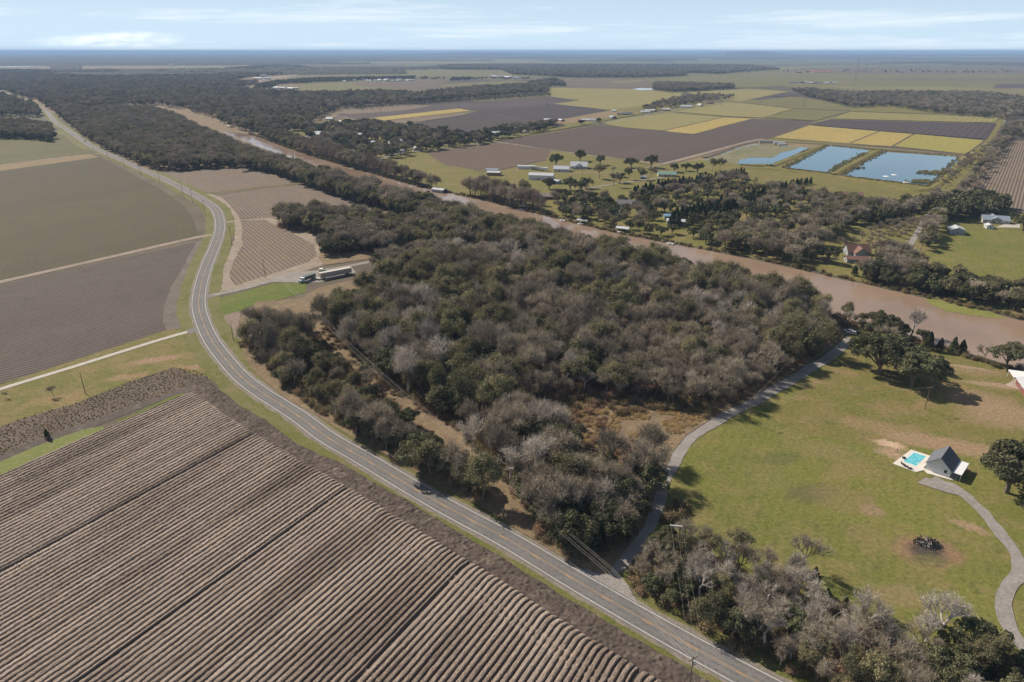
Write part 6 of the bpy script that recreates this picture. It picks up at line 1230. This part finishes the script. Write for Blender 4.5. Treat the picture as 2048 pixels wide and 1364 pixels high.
P1 = pole("utility pole beside the gravel road to the parked trailer", 531, 557, 12.5, .4); P2 = pole("utility pole among leafless trees nearest the trailer", 630, 661, 12, .5); P3 = pole("utility pole in the middle of the cleared strip", 766.5, 803, 12.5, .6); P4 = pole("utility pole at the lower end of the cleared strip", 945.6, 957, 11.5, .6)
ex, ey = G(1345, 1120)
hp = thing("double_pole", "twin poles under one white crossarm in the roadside thicket", "utility pole", ex, ey, -0.15, "utility poles")
for a in (-1.0, 1.0): MB().tube([(a, 0, -.3), (a, 0, 11.5)], .13, 8).build("post", M_POLE, hp)
c = MB().box(-1.7, 1.7, -.1, .1, 11.5, 11.75).build("crossarm", M_TRIM, hp)
for a in (-1.5, 0, 1.5): MB().tube([(a, 0, 11.75), (a, 0, 12.1)], .08, 6).build("insulator", M_INS, c)
P6 = pole("tall pole with two crossarms at the bottom edge beside the highway", 1374, 1405, 13.5, .55, xfmr=True)
MB().box(-1.1, 1.1, -.07, .07, 10.6, 10.75).build("crossarm", M_POLE, bpy.data.objects[[o.name for o in bpy.data.objects if o.get("label", "").startswith("tall pole with two")][0]])
wires("power_wires", "four wires sagging down the cleared strip to the highway", [P1, P2, P3, P4, (*G(1215, 1190), 8.5, .6), P6])
wires("power_wires", "wires above the roadside thicket", [(ex, ey, 12.2, -.15), (*G(1400, 1500), 12, -.15)], (-1.5, 0, 1.5), .6, .011)
q1 = pole("pole at the bend of the gravel drive", 1498, 845, 10.8, .3); q2 = pole("pole in the open lawn below the big oaks", 1849, 819, 10.2, .2); q3 = pole("pole at the wood edge near the end of the drive", 1613, 702, 7, .3, False); pole("lone pole in the grass beside the concrete drive", 171, 787, 9.8, 0, False); pole("thin pole on the rough bank at the highway bend", 467, 681, 9, 0, False)
wires("service_wire", "single wire from the drive pole to the lawn pole", [q1, q2], (0,), 1.2); wires("service_wire", "single wire from the drive pole to the wood edge", [q1, q3], (0,), 1.0)
rows_ = [(1583, 1055, 885), (1402, 860, 760), (1316, 775, 680), (1248, 712, 615), (1092, 640, 568), (960, 578, 520), (848, 525, 470), (738, 470, 425), (645, 430, 385)]
PP = []
NM = ["on the bright verge below the field junction", "beside the inside of the curve", "at the start of the curve by the mud", "where the far straight begins", "second along the far straight", "third along the far straight", "fourth along the far straight", "fifth along the far straight", "by the far farm track"]
for (zx, zb, zt), nm in zip(rows_, NM): PP.append(pole("roadside utility pole " + nm, zx / 3.41, 180 + zb / 3.41, 13.5, .9, True, group="utility poles along the highway"))
wires("power_wires", "roadside wires following the far straight", PP[1:], (-1.2, 1.2), 1.0, .02)
for u, v, h, lb in ((762, 225, 22, "left"), (917, 217, 24, "middle"), (1095, 216, 22, "right")): pole("tall transmission pole in the dark fields, " + lb, u, v, h, .5, True, group="transmission poles in the far fields", r=.35)
for u, v, lb in ((1443, 214, "nearer the rural road"), (1606, 214, "left of a pair"), (1609, 213, "right of a pair")): pole("tall transmission pole over the cane fields, " + lb, u, v, 20, .5, True, group="transmission poles over the cane", r=.3)
pole("pole at the rural crossroads", 972, 281, 10, .3); pole("pole on the farm lawn right of the metal barn", 1165, 350, 10, .2); pole("pole by the cedar hedge", 1298, 366, 11, .2); pole("pole on the mown strip between oaks", 1437, 430, 10, .3)
x, y = G(1706, 184); mt = thing("radio_mast", "very tall thin lattice mast rising from the far wood", "radio mast", x, y, 0); hm = 118.0
for a in range(3):
    ca, sa = math.cos(a * 2.09) * .9, math.sin(a * 2.09) * .9; MB().tube([(ca, sa, 0), (ca, sa, hm)], .16, 5).build("mast_leg", M_GREY, mt)
m = MB()
for k in range(60):
    z0, z1 = hm * k / 60, hm * (k + 1) / 60
    for a in range(3): m.tube([(math.cos(a*2.09)*.9, math.sin(a*2.09)*.9, z0), (math.cos((a+1)*2.09)*.9, math.sin((a+1)*2.09)*.9, z1)], .07, 3)
m.build("bracing", M_GREY, mt)
x, y = G(344, 140); wt = thing("water_tower", "white water tower above the western woods", "water tower", x, y, 0); k = 1.0
MB().tube([(0, 0, 0), (0, 0, 30)], 2.2, 10).build("stem", M_TRIM, wt)
m = MB(); m.tube([(0, 0, 28), (0, 0, 31), (0, 0, 36), (0, 0, 41), (0, 0, 43)], [2.5, 9, 11.5, 9, 2], 18); m.build("tank", M_TRIM, wt)
# burn pile of branches
x, y = G(1855, 1088); bp = thing("burn_pile", "heap of charred and bleached branches on the lawn", "wood pile", x, y, 0); rr = random.Random(4)
def sticks(n, name, m, R, Hh):
    b = MB()
    for _ in range(n):
        a = rr.uniform(0, 6.28); q = rr.uniform(0, R); p = Vector((math.cos(a) * q * 1.5, math.sin(a) * q, rr.uniform(.05, Hh * (1 - q / R) + .15))); d = Vector((rr.uniform(-1, 1), rr.uniform(-1, 1), rr.uniform(-.3, .35))).normalized(); L = rr.uniform(.7, 2.6)
        b.tube([p - d * L / 2, p + Vector((0, 0, .08)), p + d * L / 2], [rr.uniform(.04, .13), .08, .03], 5, False)
    b.build(name, m, bp)
sticks(230, "charred_branches", plain("charred wood", (.04, .036, .034), .9, .1, .2), 2.6, 1.1); sticks(60, "pale_branches", MATS["pale bark"], 2.4, 1.2)
x, y = G(1794, 905); gp = thing("garden_sapling", "tiny dark sapling planted in the sandy patch by the pool", "sapling", x, y, 0)
V, F = twigs(np.random.default_rng(3), [(np.array([0, 0, .5 + .2 * k]), np.array([0, 0, 1.0]), 1) for k in range(5)], 4, 3, .7, .4, .03); put("crown", mesh_np("crown", V, F, MATS["brush twigs"]), gp); MB().tube([(0, 0, 0), (0, 0, 1.4)], .05).build("trunk", MATS["bark"], gp)
# grass tufts, weeds and clods close to the camera: nobody could count them
def tufts(name, mat, label, line, l, r, n, s0, s1, seed):
    g = np.random.default_rng(seed); ms = []
    for k in range(3):
        nn = 40; O = np.c_[g.normal(0, .35, (nn, 2)), np.zeros(nn)]; D = unit(np.c_[g.normal(0, .6, (nn, 2)), np.ones(nn)]); V, F = slivers(g, O, D, .5 + .5 * g.random(nn), .07); ms.append(mesh_np(name, V, F, mat))
    i = g.integers(0, len(line) - 1, n); d = g.uniform(l, r, n); P = offset(line, 0.0); t = np.gradient(np.asarray(line), axis=0); t /= np.linalg.norm(t, axis=1)[:, None]; u_ = g.random(n)[:, None]
    Q = P[i] + (P[np.minimum(i + 1, len(P) - 1)] - P[i]) * u_ + np.stack([t[i, 1], -t[i, 0]], 1) * d[:, None]
    k = vnoise(Q[:, 0] / 5, Q[:, 1] / 5, seed) > .35; Q = Q[k]; scatter_stuff(name, np.c_[Q, np.full(len(Q), .1), g.uniform(s0, s1, len(Q)), g.uniform(0, 6.28, len(Q))], ms, label)
foliage("grass blades", (0.19, 0.21, 0.06), (0.24, 0.22, 0.09), (0.30, 0.24, 0.13), .2); foliage("dry stalks", (0.36, 0.26, 0.16), (0.28, 0.21, 0.13), (0.22, 0.19, 0.10), .15)
nr = RD[max(0, i0 - 30):]
# ------------------------------------------------------------------ the air
def haze():
    m = bpy.data.materials.new("haze"); m.use_nodes = True; t = m.node_tree; t.nodes.remove(t.nodes["Principled BSDF"])
    v = t.nodes.new("ShaderNodeVolumePrincipled"); v.inputs["Color"].default_value = (0.42, 0.64, 1.0, 1); v.inputs["Density"].default_value = 6.6e-5; v.inputs["Anisotropy"].default_value = 0.0
    t.links.new(v.outputs[0], t.nodes["Material Output"].inputs["Volume"])
    b = MB().box(-70000, 70000, -70000, 70000, -4.0, 152.0); o = b.build("haze", m); tag(o, "thin blue haze over the whole plain", kind="stuff")
haze()

# smoke of a distant field fire, lying beyond the haze
def plume():
    D = 78000.0; cx = (285 - 1024) / FPX * D * 1.02; w = 9200.0; hh = 1500.0
    V, F = [], []; nu, nv = 40, 16; r = random.Random(2)
    for j in range(nv + 1):
        t = math.pi * j / nv
        for i in range(nu):
            a = 2 * math.pi * i / nu; k = 1 + .18 * math.sin(3 * a + j) + .1 * math.sin(7 * a)
            x = math.sin(t) * math.cos(a); y = math.sin(t) * math.sin(a); z = math.cos(t)
            taper = .35 + .65 * (x * .5 + .5)
            V.append((x * w, y * 1800, (z * k * hh * taper * (.75)) + 1150 + 250 * x))
    for j in range(nv):
        for i in range(nu): F.append((j*nu+i, (j+1)*nu+i, (j+1)*nu+(i+1) % nu, j*nu+(i+1) % nu))
    V = [(a, b, max(c, 60)) for a, b, c in V]
    m = bpy.data.materials.new("smoke"); m.use_nodes = True; t = m.node_tree; t.nodes.remove(t.nodes["Principled BSDF"])
    tc = t.nodes.new("ShaderNodeTexCoord"); mp = t.nodes.new("ShaderNodeMapping"); mp.inputs["Scale"].default_value = (.00035, .00035, .0011); nz = t.nodes.new("ShaderNodeTexNoise"); nz.inputs["Scale"].default_value = 1.4; nz.inputs["Detail"].default_value = 7; nz.inputs["Roughness"].default_value = .62
    rp = t.nodes.new("ShaderNodeValToRGB"); rp.color_ramp.elements[0].position = .40; rp.color_ramp.elements[1].position = .62
    # soft outline: falls off from the middle of the plume
    m2 = t.nodes.new("ShaderNodeMapping"); m2.vector_type = 'TEXTURE'; m2.inputs[1].default_value = (1000, 0, 1150); m2.inputs[3].default_value = (w * 1.05, 2200, 1250); gr = t.nodes.new("ShaderNodeTexGradient"); gr.gradient_type = 'SPHERICAL'
    mu = t.nodes.new("ShaderNodeMath"); mu.operation = 'MULTIPLY'; mu2 = t.nodes.new("ShaderNodeMath"); mu2.operation = 'MULTIPLY'; mu2.inputs[1].default_value = 0.55e-3
    v = t.nodes.new("ShaderNodeVolumePrincipled"); v.inputs["Color"].default_value = (1, 1, 1, 1); v.inputs["Anisotropy"].default_value = .5
    L = t.links.new; L(tc.outputs["Object"], mp.inputs[0]); L(mp.outputs[0], nz.inputs["Vector"]); L(nz.outputs["Fac"], rp.inputs[0]); L(tc.outputs["Object"], m2.inputs[0]); L(m2.outputs[0], gr.inputs[0])
    L(rp.outputs[0], mu.inputs[0]); L(gr.outputs[1], mu.inputs[1]); L(mu.outputs[0], mu2.inputs[0]); L(mu2.outputs[0], v.inputs["Density"]); L(v.outputs[0], t.nodes["Material Output"].inputs["Volume"])
    o = put("smoke_plume", mesh_np("smoke_plume", V, F, m), None, (cx, D, 0)); tag(o, "white smoke plume drifting left above the far horizon", kind="stuff")
plume()
